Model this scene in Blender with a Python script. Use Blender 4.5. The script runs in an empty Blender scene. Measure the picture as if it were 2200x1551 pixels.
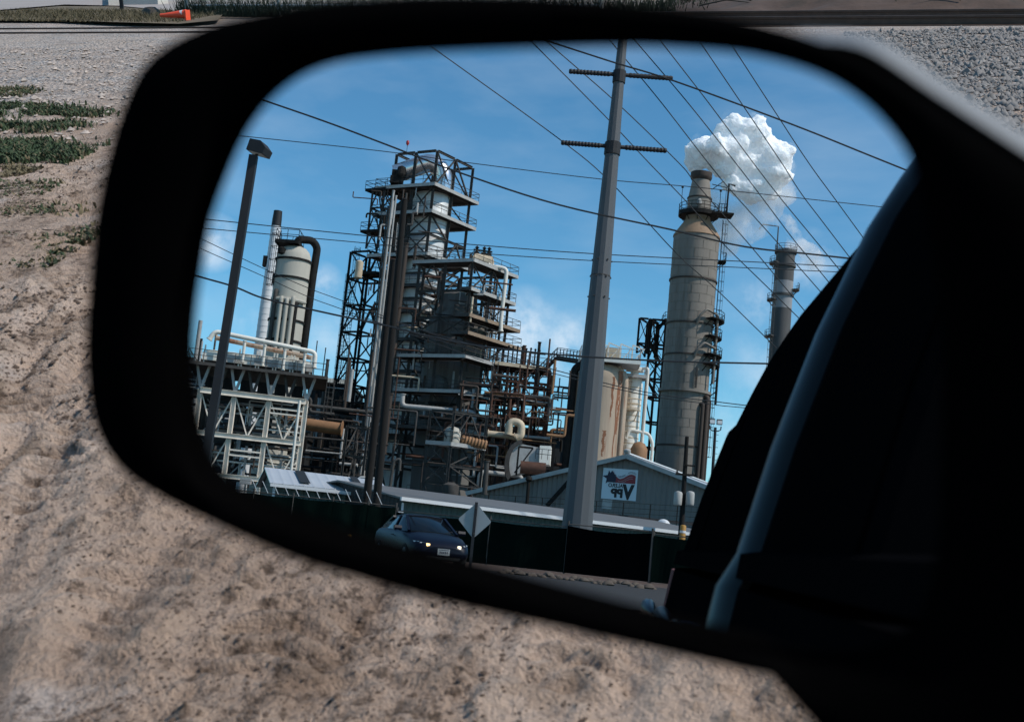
import bpy, bmesh, math, random
import numpy as np
from mathutils import Vector, Matrix, noise as mnoise
random.seed(7)
rnd = random.Random(11)
R = math.radians

# ------------------------------------------------------------------ camera, mirror plane, frames
F, CX, CY = 2600.0, 1100.0, 775.5            # photograph measured at 2200 x 1551
def nrm(v): v = np.array(v, float); return v / np.linalg.norm(v)
PITCH_OUT, ROLL_OUT = R(18.4), R(-1.0)        # camera looks down at the gravel lot
PITCH_REF, ROLL_REF = R(8.3), R(5.7)          # the refinery as it appears in the glass
up_out = nrm((math.sin(ROLL_OUT)*math.cos(PITCH_OUT), math.cos(ROLL_OUT)*math.cos(PITCH_OUT), math.sin(PITCH_OUT)))
up_ref = nrm((math.sin(ROLL_REF)*math.cos(PITCH_REF), math.cos(ROLL_REF)*math.cos(PITCH_REF), -math.sin(PITCH_REF)))
MN = nrm(up_out - up_ref)                     # mirror normal, camera frame
if MN[2] < 0: MN = -MN
def basis(up):
    f = np.array((0, 0, -1.0)); y = nrm(f - up*np.dot(f, up)); x = np.cross(y, up)
    return np.array((x, y, up))
MW = basis(up_out)                            # camera frame -> world
BV = basis(up_ref)                            # camera frame -> mirrored site frame
CAM = np.array((0, 0, 1.18))
DM = 0.36                                     # camera to mirror plane
NW = MW @ MN
HV = (CAM - 2*DM*NW)[2]                       # eye height in the mirrored site frame
LIN = MW @ (np.eye(3) - 2*np.outer(MN, MN)) @ BV.T
OFF = CAM + MW @ (-2*DM*MN)
V0 = np.array((0, 0, HV))
def T(v): return OFF + LIN @ (np.asarray(v, float) - V0)      # site point (as read in the mirror) -> world
def ray(px, py): return np.array(((px-CX)/F, -(py-CY)/F, -1.0))
def P(px, py, D):
    v = BV @ ray(px, py); return V0 + v*(D/v[1])
def PX(px, py, D): return P(px, py, D)[0]
def PZ(px, py, D): return P(px, py, D)[2]
def GP(px, py):                               # real ground seen directly by the camera
    w = MW @ ray(px, py); return CAM + w*(-CAM[2]/w[2])
def RP(px, py, Y):                            # real point seen directly at forward distance Y
    w = MW @ ray(px, py); return CAM + w*(Y/w[1])

sc = bpy.context.scene
cd = bpy.data.cameras.new('camera'); cam = bpy.data.objects.new('camera', cd)
sc.collection.objects.link(cam); sc.camera = cam
cd.sensor_width = 36.0; cd.lens = F/2200*36.0
cd.clip_start = 0.01; cd.clip_end = 6000
m = Matrix.Identity(4)
for i in range(3):
    for j in range(3): m[i][j] = MW[i][j]
    m[i][3] = CAM[i]
cam.matrix_world = m
cd.dof.use_dof = True; cd.dof.focus_distance = 18.0
cd.dof.aperture_fstop = (cd.lens/1000.0)/0.0056

# ------------------------------------------------------------------ sun and sky
SUN_V = nrm((math.cos(R(48))*math.cos(R(22)), -math.cos(R(48))*math.sin(R(22)), math.sin(R(48))))
SUN = nrm(LIN @ SUN_V)
sl = bpy.data.lights.new('sun', 'SUN'); so = bpy.data.objects.new('sun', sl); sc.collection.objects.link(so)
sl.energy = 3.6; sl.angle = R(0.5); sl.color = (1.0, 0.93, 0.84)
so.rotation_euler = Vector(SUN).to_track_quat('Z', 'Y').to_euler()
so.location = (0, 0, 60)
sun_el = math.asin(SUN[2]); sun_rot = math.atan2(SUN[0], SUN[1])
W = bpy.data.worlds.new('World'); sc.world = W; W.use_nodes = True
nt = W.node_tree; nt.nodes.clear()
def N(tree, t, **k):
    n = tree.nodes.new(t)
    for a, b in k.items(): setattr(n, a, b)
    return n
def lk(tree, a, b): tree.links.new(a, b)
sky = N(nt, 'ShaderNodeTexSky'); sky.sky_type = 'NISHITA'; sky.sun_disc = False
sky.sun_elevation = sun_el; sky.sun_rotation = sun_rot
sky.air_density = 1.0; sky.dust_density = 0.05; sky.ozone_density = 4.0; sky.altitude = 500
bg = N(nt, 'ShaderNodeBackground'); bg.inputs['Strength'].default_value = 0.105
wo = N(nt, 'ShaderNodeOutputWorld')
tc = N(nt, 'ShaderNodeTexCoord')
def math_(tree, op, a, b=None, c=None, clamp=False):
    n = N(tree, 'ShaderNodeMath', operation=op, use_clamp=clamp)
    for i, x in enumerate((a, b, c)):
        if x is None: continue
        if hasattr(x, 'links'): lk(tree, x, n.inputs[i])
        else: n.inputs[i].default_value = x
    return n.outputs[0]
# fair-weather clouds low in the sky (directions in the world), and thin cirrus streaks
cn = N(nt, 'ShaderNodeTexNoise'); cn.inputs['Scale'].default_value = 26; cn.inputs['Detail'].default_value = 7; cn.inputs['Roughness'].default_value = 0.6
lk(nt, tc.outputs['Generated'], cn.inputs['Vector'])
mask = None
PUFFS = [(452, 520, 46, 0.85), (690, 612, 36, 0.75), (1125, 712, 70, 0.8), (1215, 742, 66, 0.7), (1050, 700, 40, 0.5), (1630, 650, 50, 0.4), (520, 690, 60, .25), (1660, 800, 80, 0.35),
         (1735, 560, 50, .6), (700, 740, 70, .3), (1600, 950, 90, .4)]
for (px, py, rad, amt) in PUFFS:
    d = nrm(LIN @ (BV @ nrm(ray(px, py))))
    vm = N(nt, 'ShaderNodeVectorMath', operation='DISTANCE'); lk(nt, tc.outputs['Generated'], vm.inputs[0]); vm.inputs[1].default_value = tuple(d)
    g = math_(nt, 'MULTIPLY', math_(nt, 'SUBTRACT', 1.0, math_(nt, 'DIVIDE', vm.outputs['Value'], rad/F*1.5), clamp=True), amt*1.5)
    mask = g if mask is None else math_(nt, 'MAXIMUM', mask, g)
pf = math_(nt, 'MULTIPLY', mask, math_(nt, 'MULTIPLY_ADD', cn.outputs['Fac'], 3.2, -1.05, clamp=True), clamp=True)
mp = N(nt, 'ShaderNodeMapping'); mp.inputs['Scale'].default_value = (2.2, 5.0, 9.0); mp.inputs['Rotation'].default_value = (0.3, 0.2, 0.7)
lk(nt, tc.outputs['Generated'], mp.inputs['Vector'])
ci = N(nt, 'ShaderNodeTexNoise'); ci.inputs['Scale'].default_value = 2.6; ci.inputs['Detail'].default_value = 6
lk(nt, mp.outputs[0], ci.inputs['Vector'])
cf = math_(nt, 'MULTIPLY', math_(nt, 'MULTIPLY_ADD', ci.outputs['Fac'], 3.0, -1.35, clamp=True), 0.15)
cloud = math_(nt, 'MAXIMUM', pf, cf)
tint = N(nt, 'ShaderNodeMix', data_type='RGBA', blend_type='MULTIPLY'); tint.inputs['Factor'].default_value = 1
lk(nt, sky.outputs[0], tint.inputs['A']); tint.inputs['B'].default_value = (0.66, 1.14, 1.17, 1)
mx = N(nt, 'ShaderNodeMix', data_type='RGBA')
lk(nt, cloud, mx.inputs['Factor']); lk(nt, tint.outputs['Result'], mx.inputs['A']); mx.inputs['B'].default_value = (7.2, 8.0, 8.8, 1)
lk(nt, mx.outputs['Result'], bg.inputs['Color']); lk(nt, bg.outputs[0], wo.inputs['Surface'])

sc.view_settings.view_transform = 'Standard'; sc.view_settings.look = 'None'
sc.view_settings.exposure = 0.25; sc.view_settings.gamma = 1.0; sc.view_settings.use_curve_mapping = False
sc.render.engine = 'CYCLES'
cy = sc.cycles
cy.use_denoising = True; cy.max_bounces = 16; cy.diffuse_bounces = 3; cy.glossy_bounces = 4
cy.transparent_max_bounces = 12; cy.volume_bounces = 14; cy.sample_clamp_indirect = 6
cy.volume_step_rate = 1.0

# ------------------------------------------------------------------ materials
MATS = {}
def mat(name, col, rough=0.7, metal=0.0, var=0.25, scale=1.5, col2=None, amt2=0.0, streak=False, bump=0.0, bscale=20, coat=0.0, spec=0.5,
        ribs=None, rib_col=None):
    """weathered procedural surface: base colour broken by noise, a second stain colour, ribs or bump"""
    M = bpy.data.materials.new(name); M.use_nodes = True; MATS[name] = M
    t = M.node_tree; b = t.nodes['Principled BSDF']
    b.inputs['Roughness'].default_value = rough; b.inputs['Metallic'].default_value = metal
    b.inputs['Specular IOR Level'].default_value = spec
    if coat: b.inputs['Coat Weight'].default_value = coat; b.inputs['Coat Roughness'].default_value = 0.04
    co = N(t, 'ShaderNodeTexCoord'); src = co.outputs['Object']
    n1 = N(t, 'ShaderNodeTexNoise'); n1.inputs['Scale'].default_value = scale; n1.inputs['Detail'].default_value = 8; n1.inputs['Roughness'].default_value = .65
    if streak:
        mpn = N(t, 'ShaderNodeMapping'); mpn.inputs['Scale'].default_value = (1, 1, 0.07); lk(t, src, mpn.inputs[0]); lk(t, mpn.outputs[0], n1.inputs['Vector'])
    else: lk(t, src, n1.inputs['Vector'])
    hi = [min(1, c*(1+var)) for c in col]; lo = [c*(1-var) for c in col]
    mx = N(t, 'ShaderNodeMix', data_type='RGBA'); lk(t, math_(t, 'MULTIPLY_ADD', n1.outputs['Fac'], 2.2, -.6, clamp=True), mx.inputs['Factor'])
    mx.inputs['A'].default_value = (*lo, 1); mx.inputs['B'].default_value = (*hi, 1)
    out = mx.outputs['Result']
    if col2:
        n2 = N(t, 'ShaderNodeTexNoise'); n2.inputs['Scale'].default_value = scale*0.6; n2.inputs['Detail'].default_value = 9; n2.inputs['Roughness'].default_value = .7
        if streak: lk(t, mpn.outputs[0], n2.inputs['Vector'])
        else: lk(t, src, n2.inputs['Vector'])
        m2 = N(t, 'ShaderNodeMix', data_type='RGBA'); lk(t, math_(t, 'MULTIPLY_ADD', n2.outputs['Fac'], 9.0, -9*(0.70-amt2*.4), clamp=True), m2.inputs['Factor'])
        lk(t, out, m2.inputs['A']); m2.inputs['B'].default_value = (*col2, 1); out = m2.outputs['Result']
    lk(t, out, b.inputs['Base Color'])
    if bump:
        n3 = N(t, 'ShaderNodeTexNoise'); n3.inputs['Scale'].default_value = bscale; n3.inputs['Detail'].default_value = 6; lk(t, src, n3.inputs['Vector'])
        bp = N(t, 'ShaderNodeBump'); bp.inputs['Strength'].default_value = bump; bp.inputs['Distance'].default_value = .02
        lk(t, n3.outputs['Fac'], bp.inputs['Height']); lk(t, bp.outputs[0], b.inputs['Normal'])
    return M
def emit(name, col, s):
    M = bpy.data.materials.new(name); M.use_nodes = True; MATS[name] = M
    b = M.node_tree.nodes['Principled BSDF']; b.inputs['Base Color'].default_value = (*col, 1)
    b.inputs['Emission Color'].default_value = (*col, 1); b.inputs['Emission Strength'].default_value = s
    return M
mat('dark_steel', (.014, .013, .012), .75, 0, .4, 2.0, (.045, .024, .016), .25, spec=.15)
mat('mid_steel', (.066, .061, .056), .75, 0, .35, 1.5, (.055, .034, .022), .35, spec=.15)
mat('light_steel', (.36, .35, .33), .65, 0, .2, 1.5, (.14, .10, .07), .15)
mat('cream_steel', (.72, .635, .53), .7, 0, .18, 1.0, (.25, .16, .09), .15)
mat('rust', (.075, .030, .016), .8, .1, .4, 2, (.03, .018, .014), .3)
mat('brown_plate', (.050, .034, .025), .75, .1, .3, .6, (.03, .022, .018), .3, streak=True)
mat('shell_dark', (.120, .112, .103), .8, 0, .25, .5, (.06, .042, .032), .35, streak=True)
mat('shell_silver', (.66, .66, .64), .45, .15, .18, .6, (.30, .26, .22), .15, streak=True)
mat('bright_metal', (.72, .72, .72), .25, .9, .1, 1)
mat('stack_tan', (.200, .172, .143), .75, .0, .20, .55, (.12, .098, .078), .34, streak=True)
mat('stack_rusty', (.26, .165, .10), .75, .0, .25, .8, (.21, .13, .075), .3, streak=True)
mat('vessel_grey', (.40, .37, .31), .7, 0, .2, .5, (.20, .175, .14), .3, streak=True)
mat('vessel_tan', (.37, .28, .20), .75, 0, .22, 1.5, (.25, .095, .042), .50, streak=True)
mat('rust_stain', (.20, .080, .038), .85, 0, .35, 2, (.30, .19, .12), .35, streak=True)
mat('vessel_white', (.70, .66, .58), .6, 0, .1, .8, (.45, .34, .22), .2, streak=True)
mat('stack_white', (.62, .63, .64), .6, 0, .1, .6, (.42, .41, .39), .25, streak=True)
mat('far_dark', (.075, .072, .070), .8, 0, .25, .6, (.14, .135, .13), .3, streak=True)
mat('far_pale', (.26, .26, .265), .8, 0, .2, .6, streak=True)
mat('galv', (.072, .079, .086), .65, .1, .2, .9, (.050, .056, .062), .35, streak=True)
mat('wood_pole', (.0045, .0034, .0026), .95, 0, .35, 3, streak=True)
mat('black_paint', (.006, .007, .010), .7, 0, .2, 2)
mat('wire', (.010, .011, .013), .6, 0, .1, 1)
mat('roof_metal', (.52, .54, .56), .45, .3, .08, .5, (.40, .41, .42), .15)
mat('roof_grey', (.125, .125, .122), .6, .1, .12, .5, (.12, .12, .12), .2)
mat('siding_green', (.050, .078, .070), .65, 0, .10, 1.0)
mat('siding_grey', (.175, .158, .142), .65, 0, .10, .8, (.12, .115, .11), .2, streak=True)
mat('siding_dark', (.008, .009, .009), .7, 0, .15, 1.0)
mat('trim_white', (.56, .57, .58), .5, 0, .05, 1.0)
mat('screen_fabric', (.0028, .0066, .0055), .9, 0, .3, .7, spec=0)
mat('screen_black', (.0022, .0024, .0026), .9, 0, .3, .7, spec=0)
mat('sign_white', (.60, .66, .69), .6, 0, .05, .5)
mat('sign_navy', (.012, .014, .035), .6, 0, .05, .5)
mat('sign_black', (.008, .008, .010), .6, 0, .05, .5)
mat('sign_red', (.24, .022, .028), .6, 0, .12, .5)
mat('sign_back', (.34, .34, .345), .45, .4, .06, 2)
mat('yellow_paint', (.30, .15, .02), .6, 0, .15, 4, (.3, .15, .03), .2)
mat('orange_pipe', (.25, .125, .055), .7, 0, .25, 1, (.22, .10, .05), .2)
mat('sunlit_brown_edge', (.24, .17, .115), .75, 0, .25, 1)
mat('tan_pipe', (.50, .40, .28), .65, 0, .2, 1.2, (.26, .13, .07), .3)
mat('rock', (.085, .065, .05), .9, 0, .3, 4, (.15, .12, .09), .3, bump=.4, bscale=12)
mat('navy_paint', (.0022, .0036, .011), .42, 0, .1, 2, spec=.2)
mat('seam_tan', (.155, .13, .10), .8, 0, .2, .6)
mat('car_glass', (.003, .0035, .0045), .12, 0, .05, 1, spec=.2)
mat('rubber', (.012, .012, .012), .85, 0, .2, 8)
mat('lamp_clear', (.60, .62, .62), .15, 0, .05, 3)
mat('plate_white', (.34, .35, .35), .5, 0, .03, 4)
emit('lamp_lit', (1.0, .62, .25), 3.0); emit('lamp_lit_white', (1.0, .86, .60), 2.2)
mat('mirror_plastic', (.0016, .0016, .0017), .9, 0, .15, 30, spec=0)
mat('mirror_shell_lit', (.17, .19, .21), .6, 0, .12, 30, spec=.4)  # black housing lightened: sky light on its top is put into the colour
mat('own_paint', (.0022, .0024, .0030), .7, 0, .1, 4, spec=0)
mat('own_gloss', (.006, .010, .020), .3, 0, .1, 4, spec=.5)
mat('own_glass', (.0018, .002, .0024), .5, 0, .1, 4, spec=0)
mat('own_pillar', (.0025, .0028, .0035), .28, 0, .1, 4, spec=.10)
mat('own_trim', (.003, .003, .0035), .7, 0, .1, 10, spec=0)
mat('own_chrome', (.50, .56, .66), .16, .8, .05, 10)
mat('rail_steel', (.085, .052, .038), .65, .4, .3, 6)
mat('beacon_red', (.35, .02, .02), .5)
mat('orange_plastic', (.75, .075, .025), .5, 0, .1, 6)
mat('concrete', (.46, .43, .39), .9, 0, .12, 2, (.34, .31, .28), .2, bump=.3)
mat('asphalt', (.020, .017, .015), .95, 0, .25, 1.2, (.036, .032, .028), .25, bump=.3, bscale=40)
mat('reddish_earth', (.070, .043, .031), .95, 0, .35, 1.5, (.035, .027, .02), .35, bump=.6, bscale=9)
mat('wood_twig', (.06, .045, .032), .9, 0, .3, 8)
mat('clod_earth', (.085, .058, .042), .95, 0, .5, 30)
mat('ballast_stone', (.19, .178, .168), .9, 0, .6, 9)
mat('gravel_stone', (.38, .32, .275), .9, 0, .45, 9)
mat('grass_green', (.030, .050, .016), .8, 0, .5, 9)
mat('grass_dry', (.12, .095, .05), .85, 0, .4, 9)
mat('weed_dark', (.022, .030, .014), .85, 0, .5, 5)
mat('pink_jacket', (.075, .018, .018), .8)
# mirror glass
M = bpy.data.materials.new('mirror_glass'); M.use_nodes = True; MATS['mirror_glass'] = M
b = M.node_tree.nodes['Principled BSDF']; b.inputs['Base Color'].default_value = (.86, .88, .90, 1); b.inputs['Metallic'].default_value = 1; b.inputs['Roughness'].default_value = 0.0
# steam: thick billows scatter light beneath their surface, the thin trail is a true volume
M = bpy.data.materials.new('steam'); M.use_nodes = True; MATS['steam'] = M
b = M.node_tree.nodes['Principled BSDF']; b.inputs['Base Color'].default_value = (.995, .995, .995, 1); b.inputs['Roughness'].default_value = 1; b.inputs['Specular IOR Level'].default_value = 0
b.inputs['Subsurface Weight'].default_value = 0.75; b.inputs['Subsurface Radius'].default_value = (1, 1, 1); b.inputs['Subsurface Scale'].default_value = 3.0
M = bpy.data.materials.new('thin_steam'); M.use_nodes = True; MATS['thin_steam'] = M
t = M.node_tree; t.nodes.clear(); o = N(t, 'ShaderNodeOutputMaterial'); v = N(t, 'ShaderNodeVolumePrincipled')
v.inputs['Color'].default_value = (.98, .98, .985, 1); v.inputs['Anisotropy'].default_value = 0.1
co = N(t, 'ShaderNodeTexCoord'); n1 = N(t, 'ShaderNodeTexNoise'); n1.inputs['Scale'].default_value = .22; n1.inputs['Detail'].default_value = 5; n1.inputs['Roughness'].default_value = .6; lk(t, co.outputs['Object'], n1.inputs['Vector'])
lk(t, math_(t, 'MULTIPLY', math_(t, 'SUBTRACT', n1.outputs['Fac'], .44, clamp=True), 2.6), v.inputs['Density'])
lk(t, v.outputs[0], o.inputs['Volume'])
for nm, kk in (('steam_veil', .7), ('steam_dense', 4.5)):
    M = MATS['thin_steam'].copy(); M.name = nm; MATS[nm] = M
    for n in M.node_tree.nodes:
        if n.type == 'MATH' and n.operation == 'MULTIPLY': n.inputs[1].default_value = kk
# corrugated siding: ribs as real bump along the wall
def ribbed(name, src, wx, depth=.5):
    M = MATS[src].copy(); M.name = name; MATS[name] = M; t = M.node_tree
    b = t.nodes['Principled BSDF']; co = N(t, 'ShaderNodeUVMap')
    sx = N(t, 'ShaderNodeSeparateXYZ'); lk(t, co.outputs[0], sx.inputs[0])
    w = math_(t, 'SINE', math_(t, 'MULTIPLY', sx.outputs[0], 2*math.pi/wx))
    bp = N(t, 'ShaderNodeBump'); bp.inputs['Strength'].default_value = depth; bp.inputs['Distance'].default_value = .06
    lk(t, math_(t, 'POWER', math_(t, 'MULTIPLY_ADD', w, .5, .5), 3.0), bp.inputs['Height']); lk(t, bp.outputs[0], b.inputs['Normal'])
    return M

# ------------------------------------------------------------------ object helpers
COL = sc.collection
def tag(o, label=None, cat=None, group=None, kind=None):
    if label: o['label'] = label
    if cat: o['category'] = cat
    if group: o['group'] = group
    if kind: o['kind'] = kind
    return o
def thing(name, base, label, cat, group=None, real=False):
    o = bpy.data.objects.new(name, None); COL.objects.link(o)
    o.location = tuple(base) if real else tuple(T(base)); o.empty_display_size = .2
    return tag(o, label, cat, group)
class MB:
    """collects shapes in site coordinates (as read in the mirror) or, with real=True, in world coordinates"""
    def __init__(s, real=False): s.v = []; s.f = []; s.real = real
    def add(s, vs, fs):
        k = len(s.v); s.v += [tuple(map(float, x)) for x in vs]; s.f += [tuple(i+k for i in q) for q in fs]; return s
    def box(s, c, d, ax=None):
        c = np.array(c, float); ax = np.eye(3) if ax is None else np.array(ax, float)
        vs = [c + ax[0]*d[0]/2*i + ax[1]*d[1]/2*j + ax[2]*d[2]/2*k for k in (-1, 1) for j in (-1, 1) for i in (-1, 1)]
        return s.add(vs, [(0,2,3,1),(4,5,7,6),(0,1,5,4),(2,6,7,3),(0,4,6,2),(1,3,7,5)])
    def bar(s, p, q, w, h=None):
        p = np.array(p, float); q = np.array(q, float); h = w if h is None else h
        z = q-p; L = np.linalg.norm(z)
        if L < 1e-6: return s
        z /= L; a = np.array((0, 0, 1.0)) if abs(z[2]) < .95 else np.array((1.0, .0, 0))
        x = nrm(np.cross(a, z)); y = np.cross(z, x)
        return s.box((p+q)/2, (w, h, L), (x, y, z))
    def ibeam(s, p, q, w, h):
        p = np.array(p, float); q = np.array(q, float); z = q-p; L = np.linalg.norm(z); z /= L
        a = np.array((0, 0, 1.0)) if abs(z[2]) < .95 else np.array((1.0, .0, 0))
        x = nrm(np.cross(a, z)); y = np.cross(z, x); c = (p+q)/2; t = .12*w
        s.box(c, (t, h-2*t-.002, L), (x, y, z)); s.box(c+y*(h-t)/2, (w, t, L), (x, y, z)); s.box(c-y*(h-t)/2, (w, t, L), (x, y, z)); return s
    def tube(s, pts, r, n=8, cap=True):
        pts = [np.array(p, float) for p in pts]; m_ = len(pts); rs = r if hasattr(r, '__len__') else [r]*m_
        vs = []; prev = None
        for i, p in enumerate(pts):
            d = nrm(pts[min(i+1, m_-1)] - pts[max(i-1, 0)])
            if prev is None:
                a = np.array((0, 0, 1.0)) if abs(d[2]) < .9 else np.array((1.0, 0, 0))
                x = nrm(np.cross(a, d))
            else: x = nrm(prev - d*np.dot(prev, d))
            y = np.cross(d, x); prev = x
            vs += [p + rs[i]*(x*math.cos(2*math.pi*k/n) + y*math.sin(2*math.pi*k/n)) for k in range(n)]
        fs = [(i*n+k, i*n+(k+1) % n, (i+1)*n+(k+1) % n, (i+1)*n+k) for i in range(m_-1) for k in range(n)]
        if cap: fs += [tuple(range(n-1, -1, -1)), tuple((m_-1)*n+k for k in range(n))]
        return s.add(vs, fs)
    def lathe(s, c, prof, n=32, cap=True):
        c = np.array(c, float); vs = []; m_ = len(prof)
        for r, z in prof: vs += [c + (r*math.cos(2*math.pi*k/n), r*math.sin(2*math.pi*k/n), z) for k in range(n)]
        fs = [(i*n+k, i*n+(k+1) % n, (i+1)*n+(k+1) % n, (i+1)*n+k) for i in range(m_-1) for k in range(n)]
        if cap: fs += [tuple(range(n-1, -1, -1)), tuple((m_-1)*n+k for k in range(n))]
        return s.add(vs, fs)
    def ring(s, c, r, z, w, h, n=32):          # flat collar
        return s.lathe(c, [(r, z), (r+w, z), (r+w, z+h), (r, z+h), (r, z)], n, cap=False)
    def prism(s, poly, ext):                    # poly: 3D points, ext: vector
        k = len(poly); a = [np.array(p, float) for p in poly]; e = np.array(ext, float)
        nn = np.zeros(3)
        for i in range(k): nn += np.cross(a[i]-a[0], a[(i+1) % k]-a[0])
        if np.dot(nn, e) > 0: a = a[::-1]
        return s.add(a + [p+e for p in a], [tuple(range(k)), tuple(range(2*k-1, k-1, -1))] + [(i, i+k, (i+1) % k+k, (i+1) % k) for i in range(k)])
    def loft(s, loops, cap0=True, cap1=True):
        k = len(loops[0]); vs = [p for l in loops for p in l]; m_ = len(loops)
        fs = [(i*k+j, i*k+(j+1) % k, (i+1)*k+(j+1) % k, (i+1)*k+j) for i in range(m_-1) for j in range(k)]
        if cap0: fs.append(tuple(range(k-1, -1, -1)))
        if cap1: fs.append(tuple((m_-1)*k+j for j in range(k)))
        return s.add(vs, fs)
    def build(s, name, material, parent=None, smooth=None, uvdir=None, label=None):
        if not s.v: return None
        if s.real: vw = np.array(s.v); fs = s.f
        else:
            vw = OFF + (np.array(s.v) - V0) @ LIN.T; fs = [q[::-1] for q in s.f]
        if parent is not None: base = np.array(world_loc(parent))
        else: base = np.array((vw[:, 0].mean(), vw[:, 1].mean(), vw[:, 2].min()))
        me = bpy.data.meshes.new(name); me.from_pydata((vw-base).tolist(), [], fs); 
        ms = material if isinstance(material, (list, tuple)) else [material]
        for x in ms: me.materials.append(MATS[x])
        if uvdir is not None:
            uv = me.uv_layers.new(name='UVMap'); d = nrm(LIN @ np.array(uvdir, float)) if not s.real else nrm(uvdir)
            li = np.zeros(len(me.loops), int); me.loops.foreach_get('vertex_index', li)
            w = (vw-base); u = w[li] @ d; a = np.zeros((len(li), 2)); a[:, 0] = u; a[:, 1] = w[li][:, 2]
            uv.data.foreach_set('uv', a.ravel())
        o = bpy.data.objects.new(name, me); COL.objects.link(o)
        if parent is not None:
            o.parent = parent
            if parent.parent is not None or parent.type == 'MESH': o.location = (0, 0, 0)
        else: o.location = tuple(base)
        if smooth is not None:
            me.polygons.foreach_set('use_smooth', [True]*len(me.polygons)); me.set_sharp_from_angle(angle=R(smooth))
        if label: o['label'] = label
        return o
def world_loc(o):
    p = Vector(o.location)
    while o.parent is not None: o = o.parent; p = p + Vector(o.location)
    return p
def V3(p, z): return np.array((p[0], p[1], z), float)
# ================================================================== THE LOT IN FRONT (seen directly)
def fbm(x, y, s, o=4, seed=0.0):
    a = np.zeros_like(x); amp = 1.0; tot = 0
    for k in range(o):
        f = s*2**k
        xs = x*f + 17.3*k + seed; ys = y*f - 9.1*k + seed*1.7
        xi = np.floor(xs); yi = np.floor(ys); u = xs-xi; v_ = ys-yi
        u = u*u*(3-2*u); v_ = v_*v_*(3-2*v_)
        def h(i, j):
            n = np.sin(i*127.1 + j*311.7 + seed*3.3)*43758.5453; return n-np.floor(n)
        a += amp*((h(xi, yi)*(1-u)+h(xi+1, yi)*u)*(1-v_) + (h(xi, yi+1)*(1-u)+h(xi+1, yi+1)*u)*v_); tot += amp; amp *= .5
    return a/tot
def track(x, y, p, q, width, lug, depth, seed=0):
    """tyre track between two ground points: lugged ridges pressed into the dirt"""
    d = np.array(q[:2])-np.array(p[:2]); L = np.linalg.norm(d); d = d/L; nn = np.array((-d[1], d[0]))
    s = (x-p[0])*d[0]+(y-p[1])*d[1]; w = (x-p[0])*nn[0]+(y-p[1])*nn[1]
    w = w + .05*np.sin(s*1.3+seed)
    inside = np.clip((width/2-np.abs(w))/.03, 0, 1)*np.clip(s/.3, 0, 1)*np.clip((L-s)/.3, 0, 1)
    lugs = np.clip(np.sin(2*np.pi*(s+.35*np.abs(w)+.05*fbm(x, y, 9, 2, seed+2))/lug)*1.6, -1, 1)*(.4+.9*fbm(x, y, 5, 3, seed+7))
    fade = np.clip((fbm(x, y, 1.1, 3, seed+5)-.32)*4, 0, 1)
    return inside*(-.7*depth + 1.0*depth*lugs)*fade, inside*fade
def streak(x, y):
    c, s = math.cos(R(72)), math.sin(R(72)); return fbm((x*c+y*s)*.55, (y*c-x*s)*2.3, 1.5, 5, 9)
def height(x, y):
    z = .050*(fbm(x, y, .5, 2, 1)-.5) + .055*(fbm(x, y, 2.2, 3, 2)-.5) + .020*(fbm(x, y, 8, 4, 3)-.5)*np.clip((fbm(x, y, 1.7, 2, 12)-.25)*3, .15, 1)
    c = fbm(x, y, 24, 3, 4); z += .040*np.clip(c-.58, 0, 1)*np.clip((fbm(x, y, 1.4, 3, 9)-.40)*5, 0, 1)*2.2
    z += .075*np.clip(fbm(x, y, 17, 3, 14)-.50, 0, 1)*np.clip((streak(x, y)-.44)*8, 0, 1)
    tr = 0; cov = 0
    for i, (a, b_, w, l, dp) in enumerate(TRACKS):
        dz, ins_ = track(x, y, a, b_, w, l, dp, i*1.9); tr = tr + dz; cov = np.maximum(cov, ins_)
    z = z*(1-.6*cov) + tr
    for i, (a, b_, w, dp) in enumerate(RUTS):       # smooth wheel ruts with a raised shoulder
        d = np.array(b_[:2])-np.array(a[:2]); d = d/np.linalg.norm(d); s = (x-a[0])*d[0]+(y-a[1])*d[1]; q_ = (y-a[1])*d[0]-(x-a[0])*d[1] + .035*np.sin(s*1.1+i*2.1) + .012*np.sin(s*4.3+i)
        f = np.clip((fbm(x, y, .9, 3, 50+i)-.30)*4, 0, 1); z = z + .62*f*dp*(-np.exp(-(q_/w)**2) + .55*np.exp(-((np.abs(q_)-1.9*w)/(.6*w))**2))
    return z
g = GP
RUTS = [(g(-200, 1180), g(250, 700), .050, .030), (g(-120, 1300), g(280, 760), .040, .024), (g(-60, 980), g(240, 620), .045, .028), (g(60, 1560), g(420, 1120), .045, .022), (g(330, 1560), g(560, 1180), .040, .020), (g(1050, 1560), g(1120, 1340), .030, .016), (g(1330, 1560), g(1370, 1370), .032, .018), (g(1580, 1560), g(1500, 1410), .03, .018), (g(700, 1560), g(860, 1270), .04, .02), (g(120, 640), g(190, 330), .05, .03), (g(170, 640), g(225, 330), .05, .03)]
TRACKS = [(g(-150, 1250), g(260, 740), .26, .075, .017), (g(-60, 1010), g(260, 640), .24, .06, .014), (g(-20, 1320), g(110, 1120), .22, .055, .026), (g(60, 1551), g(420, 1120), .26, .07, .013), (g(1060, 1551), g(1330, 1350), .24, .085, .030), (g(1260, 1551), g(1270, 1330), .2, .055, .034), (g(1550, 1551), g(1400, 1360), .22, .07, .034),
          (g(420, 1551), g(700, 1240), .26, .08, .020), (g(760, 1551), g(900, 1290), .24, .07, .020), (g(330, 300), g(120, 120), .25, .16, .022), (g(400, 330), g(200, 130), .25, .16, .022), (g(150, 560), g(180, 300), .26, .12, .032), (g(300, 500), g(60, 290), .25, .14, .028), (g(230, 700), g(60, 480), .25, .1, .02)]
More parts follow.
